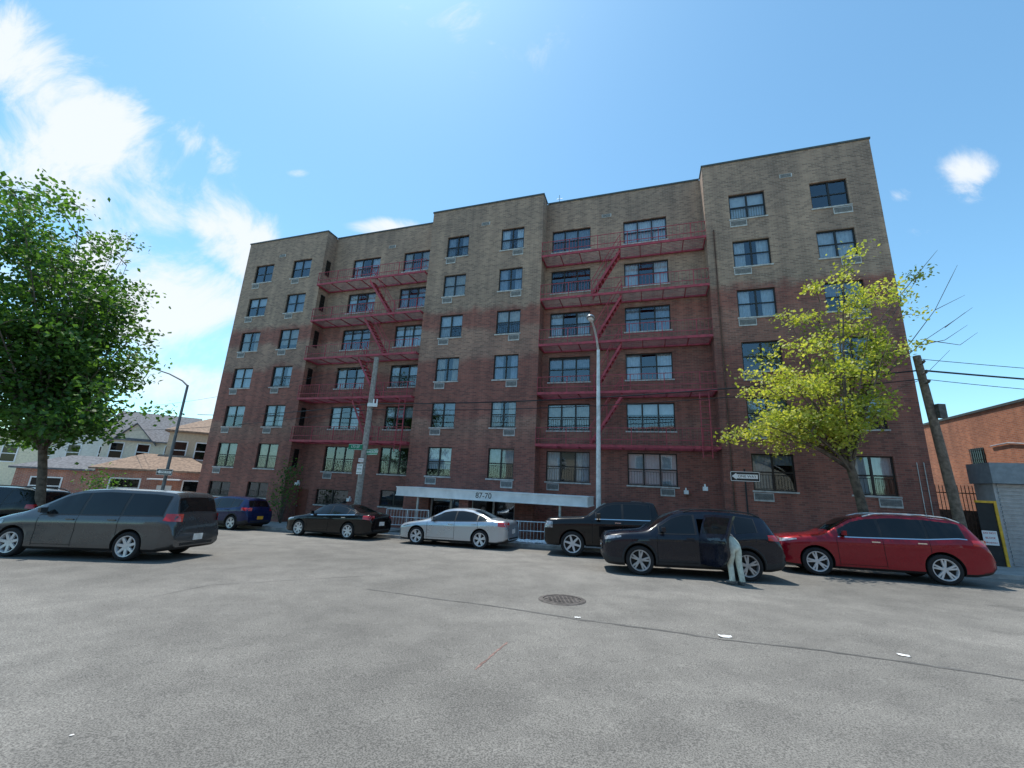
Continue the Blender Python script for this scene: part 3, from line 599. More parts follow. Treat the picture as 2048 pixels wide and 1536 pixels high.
def make_car(name,label,cat,kind,pf=None,pr=None,mat=None,loc=None,rz=None,clad=False,rim=(5,True,None),plate=None,open_door=False,chrome=False,group='cars parked along the street'):
    sp=SP[kind]; S=Shell(sp); L=S.L; Wd=max(x for _,x in sp['hw']); r=sp['r']
    if loc is None:
        a=gpt(*pf) if pf else None; b=gpt(*pr) if pr else None
        if rz is None: d=(a-b); rz=math.atan2(d.y,d.x)
        f=Vector((cos(rz),sin(rz),0)); l=Vector((-sin(rz),cos(rz),0))
        if a is not None and b is not None: mid=(a+b)/2; sm=(sp['wf']+sp['wr'])/2
        elif a is not None: mid=a; sm=sp['wf']
        else: mid=b; sm=sp['wr']
        loc=mid-f*(L/2-sm)-l*(Wd-.06)
    loc=Vector((loc[0],loc[1],gz(loc[0],loc[1])))
    t=thing(name,label,cat,loc,0,group)
    f=Vector((cos(rz),sin(rz),0)); l=Vector((-sin(rz),cos(rz),0))
    f.z=-.0393*f.y+.0145*f.x; l.z=-.0393*l.y+.0145*l.x; f.normalize(); up=f.cross(l).normalized(); l=up.cross(f)
    t.rotation_euler=Matrix((f,l,up)).transposed().to_euler()
    # body
    mb=MB(); nP=0
    for x in S.ss:
        p=S.sec(x); ring=[(S.X(x),y,z) for y,z in p]+[(S.X(x),-y,z) for y,z in p[-2:0:-1]]
        nP=len(ring); mb.v+=ring
    n=len(S.ss)
    for i in range(n-1):
        for j in range(nP):
            k=(j+1)%nP; jj=min(j,nP-1-j)
            mb.f.append([i*nP+j,(i+1)*nP+j,(i+1)*nP+k,i*nP+k]); mb.m.append(1 if jj<3 or (clad and jj<4) else 0)
    mb.f.append(list(range(nP))); mb.m.append(0); mb.f.append([(n-1)*nP+j for j in range(nP-1,-1,-1)]); mb.m.append(0)
    body=mb.build('body',[mat,mPlast,mWell],t,smooth=True)
    cb=MB()
    for s_ in (sp['wf'],sp['wr']):
        for sg in (1,-1):
            y0,y1=sorted((sg*(Wd-.38),sg*(Wd+.2)))
            c=(S.X(s_),0,r+.02); N_=28; rr=r+.05
            ring=[(c[0]+rr*cos(2*PI*q/N_),y,c[2]+rr*sin(2*PI*q/N_)) for y in (y0,y1) for q in range(N_)]
            cb.add(ring,[tuple(range(N_)),tuple(range(2*N_-1,N_-1,-1))]+[(q,N_+q,N_+(q+1)%N_,(q+1)%N_) for q in range(N_)],2)
    if open_door:
        cb.box(S.X(3.22),S.X(2.5),-.1,1.2,.42,1.48,1)
    cut(body,cb)
    # glazing
    m=MB(); S.topp(m,*sp['ws'],.055); m.build('windshield',mCarGl,t,smooth=True,fix=False)
    m=MB(); S.topp(m,*sp['rw'],.075); m.build('rear_window',mCarGl,t,smooth=True,fix=False)
    lo=lambda x:S.g('belt',x)+.015
    hi=lambda x:S.g('top',x)-.085*clamp((S.g('top',x)-S.g('belt',x))/.35,.04,1)-.025
    for sg in (1,-1):
        for k,(a,b) in enumerate(sp['sw']):
            if open_door and k==1 and sg==1: continue
            m=MB(); S.side(m,a,b,lo,hi,.005,(sg,)); m.build('side_window',mCarGl,t,smooth=True,fix=False)
        spn=[(sp['sw'][0][0]-.03,sp['sw'][-1][1]+.03)] if not (open_door and sg==1) else [(sp['sw'][0][0]-.03,2.46),(3.41,3.98)]
        for a,b in spn:
            m=MB(); S.side(m,a,b,lambda x:lo(x)-.012,lambda x:hi(x)+.012,.0022,(sg,)); m.build('window_surround',mBlack,t,smooth=True,fix=False)
        a,b=(sp['sw'][0][0]-.05,sp['sw'][-1][1]+.05)
        if open_door and sg==1: a,b=1.45,2.45
        m=MB(); S.side(m,a,b,lambda x:S.g('belt',x)-.012,lambda x:S.g('belt',x)+.013,.007,(sg,),1); m.build('window_trim',mChrome if chrome else mBlack,t,fix=False)
        for q in sp['seams']:
            if open_door and sg==1 and q>2: continue
            m=MB(); zt_=(lambda x:S.g('belt',x)-.02); zb_=S.g('zb',q)+.1
            if abs(q-sp['wr'])<r+.08: zb_=r+.02+math.sqrt(max(.001,(r+.06)**2-(q-sp['wr'])**2))
            S.side(m,q-.006,q+.006,zb_,zt_,.003,(sg,),14); m.build('panel_gap',mSeam,t,fix=False)
        m=MB(); S.side(m,sp['seams'][0]+.006,sp['seams'][1]-.007,lambda x:S.g('zb',x)+.13,lambda x:S.g('zb',x)+.14,.003,(sg,),1); m.build('panel_gap',mSeam,t,fix=False)
    # lamps
    a,b,z0,z1=sp['fl']
    for sg in (1,-1):
        m=MB(); S.side(m,a,b,lambda x:z0+(x-a)/(b-a)*.09*(kind!='pickup'),lambda x:z1+(x-a)/(b-a)*(.03 if kind!='pickup' else 0),.006,(sg,)); m.build('headlight',mHead,t,smooth=True,fix=False)
    a2,b2,y0,y1=sp['tl']
    for sg in (1,-1):
        m=MB(); S.side(m,a2,b2,lambda x:y0+(b2-x)/(b2-a2)*.03,y1,.006,(sg,),6)
        if kind!='pickup':
            w_=S.g('hw',L); zt_=min(y1,S.g('top',L)-.03)
            if zt_>y0+.03: m.box(S.X(L)-.012,S.X(L),*sorted((sg*w_*.62,sg*(w_-.05))),y0,zt_)
        m.build('taillight',mTail,t,smooth=True,fix=False)
    # front end: grille and bumper intake
    xf=S.X(0); w0=sp['hw'][0][1]; zt=sp['top'][0][1]; zb=sp['zb'][0][1]
    m=MB(); gh=.16 if kind!='pickup' else .34
    m.box(xf,xf+.014,-w0*.8,w0*.8,zt-.09-gh,zt-.09,0)
    for k in range(3): z=zt-.09-gh*(k+.5)/3; m.box(xf+.0141,xf+.026,-w0*.78,w0*.78,z-.014,z+.014,1)
    m.build('grille',[mBlack,mChrome if kind!='suv' else mPlast],t)
    m=MB(); m.box(xf,xf+.012,-w0*.85,w0*.85,zb+.02,zb+.02+(.1 if kind!='pickup' else .22)); m.build('bumper_intake',mChrome if kind=='pickup' else mPlast,t)
    m=MB(); m.lathe([(0,.02),(.05,.02),(.06,.0)],16,'z'); e=m.build('emblem',mChrome,t,(xf+.014,0,zt-.09-gh/2),(0,PI/2,0)); e.scale=(.6,1,1)
    xr=S.X(L)
    zp=min(sp['plate']-.06,S.g('top',L)-.1)
    m=MB(); m.box(xr-.016,xr-.001,-.17,.17,zp-.08,zp+.08); m.build('license_plate',plate or mPlateW,t)
    m=MB(); S.side(m,L-.35,L,lambda x:S.g('zb',x)+.03,lambda x:S.g('zb',x)+.09,.004,(1,-1),2); m.box(xr-.012,xr-.0,-w0*.9,w0*.9,S.g('zb',L)+.03,S.g('zb',L)+.09); m.build('rear_bumper_trim',mPlast,t,fix=False)
    # mirrors, handles
    for sg in (1,-1):
        sm=sp['sw'][0][0]+.1; y=S.sy(sm,S.g('belt',sm)+.08); m=MB(); z=S.g('belt',sm)+.11; k=1.35 if kind=='pickup' else 1
        c=[(S.X(sm)+dx*k,sg*(y+dy*k),z+dz*k) for dx,dy,dz in ((.07,.06,-.06),(.07,.2,-.05),(.06,.22,.05),(.06,.08,.06),(-.03,.05,-.07),(-.03,.22,-.065),(-.03,.24,.065),(-.03,.06,.07))]
        m.add(c,[(0,1,2,3),(4,7,6,5),(0,4,5,1),(1,5,6,2),(2,6,7,3),(3,7,4,0)]); m.tube([(S.X(sm)+.03,sg*(y-.01),z-.05),(S.X(sm)+.03,sg*(y+.09),z-.03)],.022)
        m.build('mirror',mat if kind!='pickup' else mBlack,t,smooth=False)
    for sg in (1,-1):
        for k in (0,1):
            if open_door and sg==1 and k==1: continue
            sx=sp['seams'][k+1]-.17; z=S.g('belt',sx)-.11; y=S.sy(sx,z); m=MB()
            m.box(S.X(sx)-.1,S.X(sx)+.1,*sorted((sg*(y-.005),sg*(y+.03))),z-.014,z+.014); m.build('door_handle',mChrome if chrome else mat,t)
    # arch lips
    if clad:
        for s_ in (sp['wf'],sp['wr']):
            for sg in (1,-1):
                m=MB(); pts=[]
                for q in range(15):
                    an=PI*(-.05+1.1*q/14); xx=S.X(s_)+(r+.07)*cos(an); zz=r+.02+(r+.07)*sin(an); sx=L/2-xx
                    pts.append((xx,sg*(S.sy(clamp(sx,0,L),zz)-.012),zz))
                m.tube(pts,.032,6); m.build('wheel_arch_trim',mPlast,t,smooth=True)
    if sp.get('rails'):
        for sg in (1,-1):
            m=MB(); pts=[]
            for q in range(9):
                x=1.0*sp['ws'][1]+.25+(sp['rw'][0]-sp['ws'][1]-.35)*q/8; pts.append((S.X(x),sg*(S.g('tw',x)-.05),S.g('top',x)+(.035 if 0<q<8 else -.02)))
            m.tube(pts,.018,6); m.build('roof_rail',mAlu if chrome else mBlack,t,smooth=True)
    if kind=='pickup':
        m=MB(); S.topp(m,4.2,5.75,.09,.01); m.build('bed_cover',mPlast,t,fix=False)
        for sg in (1,-1):
            m=MB(); S.side(m,2.0,3.9,.42,.5,.05,(sg,),2); m.build('running_board',mPlast,t,fix=False)
    # wheels
    n_,tw_,rm=rim; rm=rm or mRim
    tm=MB(); tm.lathe([(r*.68,-.1),(r*.88,-.115),(r*.97,-.095),(r,-.06),(r,.06),(r*.97,.095),(r*.88,.115),(r*.68,.1)],36,'y'); 
    rmsh=rim_mesh(r,n_,tw_); dm=MB(); dm.lathe([(0,.02),(r*.66,.02),(r*.66,-.08),(0,-.08)],24,'y')
    dat=None
    for s_ in (sp['wf'],sp['wr']):
        for sg in (1,-1):
            pos=(S.X(s_),sg*(Wd-.135),r); rot=(0,random.random()*2,0 if sg>0 else PI)
            if dat is None:
                d=dm.build('wheel',mDrum,t,pos,rot); ty=tm.build('tyre',mTyre,d,smooth=True); ri=rmsh.build('rim',rm,d); dat=(d,ty,ri)
            else:
                d=dat[0].copy(); COL.objects.link(d); d.location=pos; d.rotation_euler=rot
                for q in dat[1:]: c=q.copy(); COL.objects.link(c); c.parent=d
    if open_door:
        xh=S.X(2.47); yh=S.sy(2.47,.8); 
        zlo=lambda x: .36 if x<2.98 else .36+.50*(1-math.sqrt(max(0,1-((x-2.98)/.47)**2)))
        m=MB(); cols_=30; rows=12; vs=[]; vi=[]
        for i in range(cols_+1):
            x=2.47+.95*i/cols_
            for j in range(rows+1):
                a=zlo(x); b=hi(x)+.02; z=a+(b-a)*j/rows; y=S.sy(x,z); vs.append((S.X(x)-xh,y-yh,z)); vi.append((S.X(x)-xh,y-yh-.07,z))
        N0=len(vs); g_=lambda i,j:i*(rows+1)+j
        fs=[(g_(i,j),g_(i+1,j),g_(i+1,j+1),g_(i,j+1)) for i in range(cols_) for j in range(rows)]
        fi=[tuple(N0+q for q in reversed(f_)) for f_ in fs]; edge=[]
        for i in range(cols_): edge+=[(g_(i,0),g_(i+1,0),N0+g_(i+1,0),N0+g_(i,0)),(g_(i,rows),g_(i+1,rows),N0+g_(i+1,rows),N0+g_(i,rows))]
        for j in range(rows): edge+=[(g_(0,j),g_(0,j+1),N0+g_(0,j+1),N0+g_(0,j)),(g_(cols_,j),g_(cols_,j+1),N0+g_(cols_,j+1),N0+g_(cols_,j))]
        m.add(vs+vi,fs,0); m.f+=fi; m.m+=[1]*len(fi); m.f+=edge; m.m+=[0]*len(edge)
        d=m.build('door',[mat,mPlast],t,(xh,yh,0),(0,0,-R(63)),smooth=True); d['label']='open rear door'
        m=MB(); S.side(m,2.55,3.34,lambda x:lo(x)+.02,lambda x:hi(x)-.04,.005,(1,)); m.v=[(a-xh,b-yh,c) for a,b,c in m.v]; m.build('pane',mCarGl,d,fix=False,smooth=True)
        m=MB(); z=.98; y=S.sy(3.25,z)-yh; m.box(S.X(3.25)-xh-.1,S.X(3.25)-xh+.1,y-.005,y+.03,z-.014,z+.014); m.build('handle',mat,d)
        m=MB(); m.box(S.X(3.21),S.X(2.75),-.08,.72,.42,.62); m.box(S.X(3.215),S.X(3.08),-.08,.72,.621,1.15); m.build('rear_seat',mPlast,t)
    return t
pGrey=paint('grey_paint_metallic',(.085,.09,.095),.6,.28,.9); pBlk=paint('black_car_paint',(.005,.005,.006),.0,.2,.6); pBlue=paint('blue_car_paint',(.008,.018,.075),.3,.28,.6)
pSil=paint('silver_car_paint',(.42,.47,.52),.75,.3); pNavy=paint('navy_car_paint',(.005,.007,.015),.0,.25,.7); pRed=paint('red_car_paint',(.25,.007,.017),.3); pDk=paint('dark_car_paint',(.008,.010,.012),.0,.25,.55)
HZ=math.atan2(-UD.y,-UD.x)
make_car('minivan','dark grey minivan nearest the camera at the left edge of the street','van','van',(15,1114),(237,1122),pGrey,rim=(7,False,None),plate=mPlateW)
make_car('parked_car','dark car cut off by the left edge, half hidden behind the grey minivan','car','suv',mat=pDk,loc=(-18.2,15.6,0),rz=PI+.05)
make_car('parked_car','blue compact suv with orange plate just past the grey minivan','car','small_suv',None,(458,1060),pBlue,rz=HZ,clad=True,plate=mPlateO)
make_car('parked_car','black sedan parked before the wooden pole with street signs','car','sedan',(592,1071),(695,1079),pBlk,rim=(7,False,None),chrome=True)
make_car('parked_car','silver sedan parked before the entrance canopy','car','sedan',(832,1089),(957,1098),pSil,rim=(5,True,None))
make_car('pickup_truck','black crew cab pickup truck parked behind the navy suv','pickup truck','pickup',(1145,1113),None,pBlk,rz=HZ+.12,rim=(6,False,None),chrome=True)
make_car('double_parked_car','navy suv double parked with its rear door swung open','car','suv',(1272,1150),(1510,1164),pNavy,clad=True,rim=(5,True,mRimD),open_door=True)
make_car('parked_car','red suv with roof rails parked under the yellow green tree','car','big_suv',(1640,1151),(1898,1171),pRed,rim=(5,True,None),chrome=True)
# ---------------------------------------------------------------- person leaning into the navy suv
def person(px,py,label):
    p=gpt(px,py); face=math.atan2(-ND.y,-ND.x)+R(25)
    J={}; V=[]; E=[]; RR=[]
    def j(n,co,r,par=None):
        J[n]=len(V); V.append(co); RR.append(r)
        if par is not None: E.append((J[par],J[n]))
    j('pel',(0,0,.93),.13); j('sp',(.16,0,1.02),.13,'pel'); j('ch',(.38,0,1.10),.15,'sp'); j('nk',(.54,0,1.13),.06,'ch'); j('h1',(.61,0,1.13),.078,'nk'); j('h2',(.71,0,1.12),.092,'h1'); j('h3',(.78,0,1.10),.07,'h2'); j('no',(.725,0,1.015),.016,'h2')
    for s,q in ((1,'l'),(-1,'r')):
        fx=.04*s
        j(q+'hip',(0,.085*s,.85),.105,'pel'); j(q+'th',(.015,.088*s,.66),.092,q+'hip'); j(q+'kn',(.035+fx,.09*s,.47),.074,q+'th'); j(q+'cf',(-.005+fx,.095*s,.28),.072,q+'kn'); j(q+'an',(-.03+fx,.10*s,.12),.068,q+'cf'); j(q+'ft',(-.02+fx,.10*s,.05),.046,q+'an'); j(q+'he',(-.07+fx,.10*s,.045),.042,q+'ft'); j(q+'to',(.17+fx,.13*s,.038),.038,q+'ft')
        j(q+'sh',(.40,.19*s,1.10),.07,'ch'); j(q+'el',(.56,.23*s,.87),.047,q+'sh'); j(q+'wr',(.77,.18*s,.80),.032,q+'el'); j(q+'pa',(.83,.18*s,.79),.034,q+'wr')
        for k in range(4):
            y=.18*s+(k-1.5)*.022; ln=(.075,.085,.08,.06)[k]; j(f'{q}f{k}a',(.88,y,.785),.010,q+'pa'); j(f'{q}f{k}b',(.88+ln*.6,y,.77),.009,f'{q}f{k}a'); j(f'{q}f{k}c',(.88+ln*.8,y,.74),.008,f'{q}f{k}b')
        j(q+'t1',(.84,.18*s-.045*s,.78),.011,q+'pa'); j(q+'t2',(.88,.18*s-.06*s,.765),.009,q+'t1')
        j(q+'ear',(.70,.098*s,1.12),.014,'h2')
    me=bpy.data.meshes.new('person'); me.from_pydata(V,E,[]); o=bpy.data.objects.new('person',me); COL.objects.link(o)
    md=o.modifiers.new('s','SKIN'); md.use_smooth_shade=True
    for i,sv in enumerate(me.skin_vertices[0].data): sv.radius=(RR[i],RR[i]); sv.use_root=(i==0)
    o.modifiers.new('d','SUBSURF').levels=2
    bpy.context.view_layer.update()
    nm=bpy.data.meshes.new_from_object(o.evaluated_get(bpy.context.evaluated_depsgraph_get())); o.modifiers.clear(); o.data=nm
    nm.materials.clear()
    for m_ in (mTrous,mShirt,mSkin,mShoe): nm.materials.append(m_)
    for f in nm.polygons:
        c=f.center; f.use_smooth=True
        f.material_index=3 if c.z<.09 else 0 if (c.x<.12 or c.z<.6) else 2 if c.x>.56 else 1
    o.location=p; o.rotation_euler=(0,0,face); tag(o,label,'person')
    h=MB(); h.lathe([(0,.1),(.05,.09),(.09,.05),(.102,0),(.098,-.05)],16,'z',(0,0,0)); h.build('hair',mHair,o,(.71,0,1.13),(0,R(25),0),smooth=True)
person(1474,1170,'person in pale trousers leaning into the navy suv behind its open door')
# ---------------------------------------------------------------- trees
def leaves(mb,c,n,sx,sz,l,rnd):
    for _ in range(n):
        p=Vector((c[0]+rnd.gauss(0,sx),c[1]+rnd.gauss(0,sx),c[2]+rnd.gauss(0,sz)))
        nv=Vector((rnd.gauss(0,.6),rnd.gauss(0,.6),rnd.uniform(.2,1))).normalized(); a=nv.orthogonal().normalized(); a=Matrix.Rotation(rnd.random()*6.28,3,nv)@a; b=nv.cross(a)
        q=l*rnd.uniform(.6,1.25); a=a*q*.5; b=b*q*.34
        mb.add([p-a,p+b-a*.1,p+a-nv*q*.12,p-b-a*.1],[(0,1,2,3)])
def tree(label,base,fork,r0,tips,nper,nl,sx,sz,l,mat,seed,twigs=(),lean=(0,0)):
    rnd=random.Random(seed); base=Vector(base); t=thing('tree',label,'tree',base)
    tr=MB(); cr=MB(); fk=Vector((lean[0],lean[1],fork))
    pts=[Vector((0,0,-.2)),Vector((lean[0]*.2,lean[1]*.2,fork*.3)),Vector((lean[0]*.6+.05,lean[1]*.6,fork*.65)),fk]
    tr.tube(pts,[r0*1.25,r0,r0*.88,r0*.8],10)
    for tip in tips:
        tip=Vector(tip)-base; s=fk.lerp(pts[2],rnd.uniform(0,.5)); s=s if tip.z>fork else pts[2].lerp(fk,.6)
        mid=s.lerp(tip,.45)+Vector((rnd.gauss(0,.25),rnd.gauss(0,.25),.12*(tip-s).length)); path=[]
        for k in range(8):
            f=k/7; path.append(s*(1-f)**2+mid*2*f*(1-f)+tip*f*f)
        rr=r0*rnd.uniform(.25,.42); tr.tube(path,[max(.008,rr*(1-f/7.4)) for f in range(8)],6)
        for q in range(nper):
            f=rnd.uniform(.35,1.05) if q else 1; b=path[min(7,int(f*7))]; c=b+Vector((rnd.gauss(0,sx*1.5),rnd.gauss(0,sx*1.5),rnd.gauss(.1,sz*1.6)))
            tr.tube([b,b.lerp(c,.5)+Vector((0,0,.08)),c],[.022,.014,.006],4)
            leaves(cr,c,int(nl*rnd.uniform(.5,1.3)),sx,sz,l,rnd)
    for a in twigs:
        a=[Vector(p)-base for p in a]; tr.tube(a,[.02]+[.011]*(len(a)-2)+[.005] if len(a)>2 else [.014,.005],5)
    tr.build('trunk',mBark,t,smooth=True); cr.build('crown',mat,t,fix=False); return t
rt=random.Random(5)
cen=Vector((-19.2,15.2,8.0)); tips=[]
for _ in range(48):
    while True:
        d=Vector((rt.uniform(-1,1),rt.uniform(-1,1),rt.uniform(-1,1)))
        if .4<d.length<1: break
    tips.append(cen+Vector((d.x*3.5,d.y*3.8,d.z*4.8)))
for px,py in ((262,650),(240,720),(195,600),(268,690),(120,470),(80,430),(230,790),(165,850),(20,390),(50,410),(190,820),(60,400),(250,745),(210,640),(90,860),(140,840),(170,540),(200,700),(40,870),(240,830)):
    tips.append(atY(px-18,py,15.2+rt.uniform(-1.5,1.5)))
tree('large dense green street tree at the left edge beyond the grey minivan',(-15.9,15.1,gz(-15.9,15.1)),3.4,.14,tips,6,100,.38,.2,.19,mLeafL,3,lean=(-.9,.1))
tips=[atY(px,py,15.1+rt.uniform(-1.4,1.2)) for px,py in ((1690,510),(1712,550),(1672,575),(1640,605),(1575,632),(1700,620),(1752,592),(1795,570),(1830,565),(1790,640),(1720,690),(1650,690),(1600,705),(1545,700),(1490,745),(1475,795),(1530,790),(1600,780),(1680,760),(1750,740),(1480,865),(1530,860),(1580,840),(1640,830),(1700,800),(1770,700),(1755,845),(1640,740),(1560,745),(1500,840),(1560,870),(1620,800))]
tw=[]
for pth in (((1760,760),(1850,680),(1910,640),(1945,615)),((1780,740),(1870,620),(1900,560),(1915,530)),((1850,680),(1920,690),(1955,665)),((1870,620),(1930,590)),((1760,640),(1850,530),(1875,500)),((1740,800),(1840,760),(1900,700)),((1890,655),(1930,625)),((1840,690),(1890,680),(1935,650))):
    dY=rt.uniform(-.6,.6); tw.append([atY(px,py,15+dY) for px,py in pth])
kx=W(LB-3.55,3.0); tree('sparse yellow green tree with bare twigs beside the red suv',(kx.x,kx.y,gz(kx.x,kx.y)+.1),3.6,.17,tips,5,95,.26,.14,.14,mLeafR,9,tw,lean=(-.45,0))
def shrub(name,label,p,w,h,n,l,mat,seed):
    rnd=random.Random(seed); t=thing(name,label,'shrub',p); st=MB(); cr=MB()
    for k in range(n):
        a=rnd.random()*6.28; c=Vector((cos(a)*w*rnd.random(),sin(a)*w*rnd.random(),h*rnd.uniform(.3,1))); st.tube([(0,0,-.1),c*.5,c],[.02,.012,.005],4); leaves(cr,c,40,w*.3,h*.14,l,rnd)
    st.build('stem',mBark,t); cr.build('foliage',mat,t,fix=False)
u,_=fac(568,1000,.8); pz=WG(u,.8,.13); shrub('shrub','tall green shrub against the left bay of the brick building',(pz.x,pz.y,pz.z),.75,3.0,16,.14,mLeafS,4)
p=atY(210,960,33); shrub('shrub','low green shrub before the brick porches',(p.x,p.y,gz(p.x,p.y)),1.3,2.6,14,.2,mLeafS,5)
# ---------------------------------------------------------------- poles, lamps and signs
def on_v(px,py,v,h=.13):
    u,_=fac(px,py,v); return u,WG(u,v,h)
# left wooden pole
uP,pP=on_v(716,1000,3.0); zt=fac(741,716,3.0)[1]
t=thing('utility_pole','grey wooden utility pole carrying green street name signs','pole',pP); H1=zt-pP.z
m=MB(); m.tube([(0,0,-.3),(0,0,H1*.5),(0,0,H1)],[.17,.15,.125],12); m.build('pole',mWoodG,t,smooth=True)
m=MB(); m.box(-.1,.42,-.2,-.14,H1*.695,H1*.715); m.tube([(.2,-.17,H1*.71),(.2,-.17,H1*.74)],.04); m.tube([(.38,-.17,H1*.71),(.38,-.17,H1*.74)],.04); m.build('bracket',mSignW,t)
def blade(px,py,s,w,rz,label):
    u,z=fac(px,py,3.2); p=W(u,3.2,z); b=thing('street_sign',label,'street sign',p,rz); m=MB(); m.box(-w/2,w/2,-.012,.012,-.15,.15); m.build('plate',mGreen,b)
    m=MB(); m.box(-w/2+.012,w/2-.012,-.0145,-.0125,.125,.137); m.box(-w/2+.012,w/2-.012,-.0145,-.0125,-.137,-.125); m.build('border',mSignW,b)
    text(s,.19,mSignW,b,(0,-.016,0),(PI/2,0,0)); text(s,.19,mSignW,b,(0,.016,0),(PI/2,0,PI))
blade(711,894,'173 ST',.82,-TH+.05,'green street name sign reading 173 ST'); blade(742,904,'WARWICK CRES',1.35,-TH-.45,'green street name sign reading WARWICK CRES')
def small_sign(name,label,px,py,v,w,h,lines,col,rz=-TH,mat=None):
    u,z=fac(px,py,v); p=W(u,v,z); b=thing(name,label,'sign',p,rz); m=MB(); m.box(-w/2,w/2,-.006,.006,-h/2,h/2); m.build('plate',mat or mSignW,b)
    for i,(s,sz) in enumerate(lines): text(s,sz,col,b,(0,-.0085,h/2-h*(i+.5)/len(lines)),(PI/2,0,0),ext=.002)
    return b
mSgR=M('sign_red',(.5,.03,.03),.5,var=.05)
small_sign('parking_sign','white parking sign with green lettering on the wooden pole below the street names',719,938,3.2,.34,.52,[('2 HR',.12),('METER',.09),('8AM-7PM',.07)],mGreen)
small_sign('parking_sign','small white sign on the wooden pole just above the larger parking sign',722,920,3.21,.3,.18,[('PARKING',.06)],mSgR)
# aluminium street lamp
uL,pL=on_v(1197,1005,3.2); zt=fac(1189,700,3.2)[1]; H2=zt-pL.z
t=thing('street_lamp','tall aluminium street lamp before the right fire escape','street lamp',pL,-TH)
m=MB(); m.tube([(0,0,-.2),(0,0,H2*.5),(0,0,H2)],[.115,.095,.07],12); m.build('pole',mAlu,t,smooth=True)
m=MB(); m.tube([(0,0,0),(0,0,.35)],[.19,.17],8); m.build('base',mAlu,t)
m=MB(); m.tube([(0,0,H2-.02),(-.03,-.5,H2+.42),(-.05,-1.1,H2+.62),(-.07,-1.9,H2+.68)],[.05,.045,.04,.035],8); m.build('arm',mAlu,t,smooth=True)
m=MB(); m.lathe([(0,.0),(.10,.015),(.17,.06),(.15,.13),(.07,.17),(0,.18)],12,'z'); l_=m.build('lamp_head',mSteel,t,(-.075,-2.1,H2+.6),smooth=True); l_.scale=(1,2,1); m=MB(); m.lathe([(0,-.05),(.08,-.035),(.12,.02)],12,'z'); m.build('lens',mSignW,l_,smooth=True)
# left street lamp
p=atY(326,975,24.8); p.z=gz(p.x,p.y)+.1; zt=atY(372,770,24.8).z; tip=atY(300,735,24.8)
t=thing('street_lamp','dark slender street lamp with long curved arm left of the building','street lamp',p); H3=zt-p.z
m=MB(); m.tube([(0,0,-.2),(0,0,H3)],[.10,.065],10); m.build('pole',mLampG,t,smooth=True)
dx=tip.x-p.x; dz=tip.z-p.z
m=MB(); m.tube([(0,0,H3-.05),(dx*.15,0,H3+.25),(dx*.5,0,dz*.55+H3*.45+.1),(dx,0,dz)],[.05,.045,.04,.035],8); m.build('arm',mLampG,t,smooth=True)
m=MB(); m.lathe([(0,0),(.12,.02),(.16,.08),(.08,.15),(0,.16)],12); l_=m.build('lamp_head',mSteel,t,(dx-.25,0,dz-.06),smooth=True); l_.scale=(2.2,1,1)
def oneway(p,rz,label,w,post,h0):
    b=thing('one_way_sign',label,'sign',p,rz); h=w*.37
    m=MB(); m.box(-w/2,w/2,-.006,.006,-h/2,h/2); m.build('plate',mBlack,b)
    m=MB(); k=w/2
    for z in (h*.455,-h*.455): m.box(-k*.97,k*.97,-.0085,-.0065,z-.009,z+.009)
    for x in (-k*.97,k*.97): m.box(x-.009,x+.009,-.0085,-.0065,-h*.43,h*.43)
    m.build('border',mSignW,b)
    m=MB(); m.prism([(-k*.9,0),(-k*.58,h*.34),(-k*.58,h*.21),(k*.86,h*.21),(k*.86,-h*.21),(-k*.58,-h*.21),(-k*.58,-h*.34)],-.010,-.0065); m.build('arrow',mSignW,b)
    text('ONE WAY',h*.36,mBlack,b,(k*.14,-.0125,0),(PI/2,0,0),ext=.002)
    if post:
        m=MB(); m.box(-.03,.03,.008,.04,h0-p.z,h/2+.1); m.build('post',mPlast,b)
u,z=fac(1490,953,3.3); oneway(W(u,3.3,z),-TH,'black and white one way sign on a post before the right bay',1.0,True,WG(u,3.3).z-.05)
oneway(atY(329,944,24.6),0,'black and white one way sign on the dark lamp left of the building',.92,False,0)
# right leaning pole
uR,pR=on_v(1925,1040,2.9); pt=W(fac(1833,712,2.9)[0],2.9,fac(1833,712,2.9)[1]); t=thing('utility_pole','dark leaning wooden utility pole right of the yellow green tree','pole',pR); d=pt-pR
m=MB(); m.tube([(0,0,-.3),d*.5,d],[.16,.14,.115],12); m.build('pole',mWood,t,smooth=True)
for k in range(3):
    m=MB(); c=d*(.95-.05*k); m.tube([c+Vector((-.1,-.14,0)),c+Vector((-.1,-.3,.02))],.03); m.lathe([(0,0),(.05,.02),(.04,.08),(0,.1)],8,'z',c+Vector((-.1,-.3,.02))); m.build('insulator',mIron,t)
m=MB(); c=d*.72; m.box(c.x+.02,c.x+.28,c.y-.28,c.y-.14,c.z-.3,c.z+.2); m.build('junction_box',mIron,t)
TL=pP+Vector((0,0,H1))
def wire(a,b,sag,r,label):
    a=Vector(a); b=Vector(b); m=MB(); pts=[]
    for k in range(25):
        f=k/24; q=a.lerp(b,f); q.z-=sag*4*f*(1-f); pts.append(q)
    m.tube(pts,r,5); tag(m.build('overhead_wire',mCable,smooth=True),label,'wire','overhead utility wires')
up=Vector((0,0,1))
ra=pR+d*.925; rb=pR+d*.88; la=TL-up*H1*.285; lb=TL-up*H1*.32
wire(ra,la,.35,.028,'thick black cable strung between the two wooden poles, upper one'); wire(rb,lb,.4,.018,'thin black cable strung between the two wooden poles, lower one')
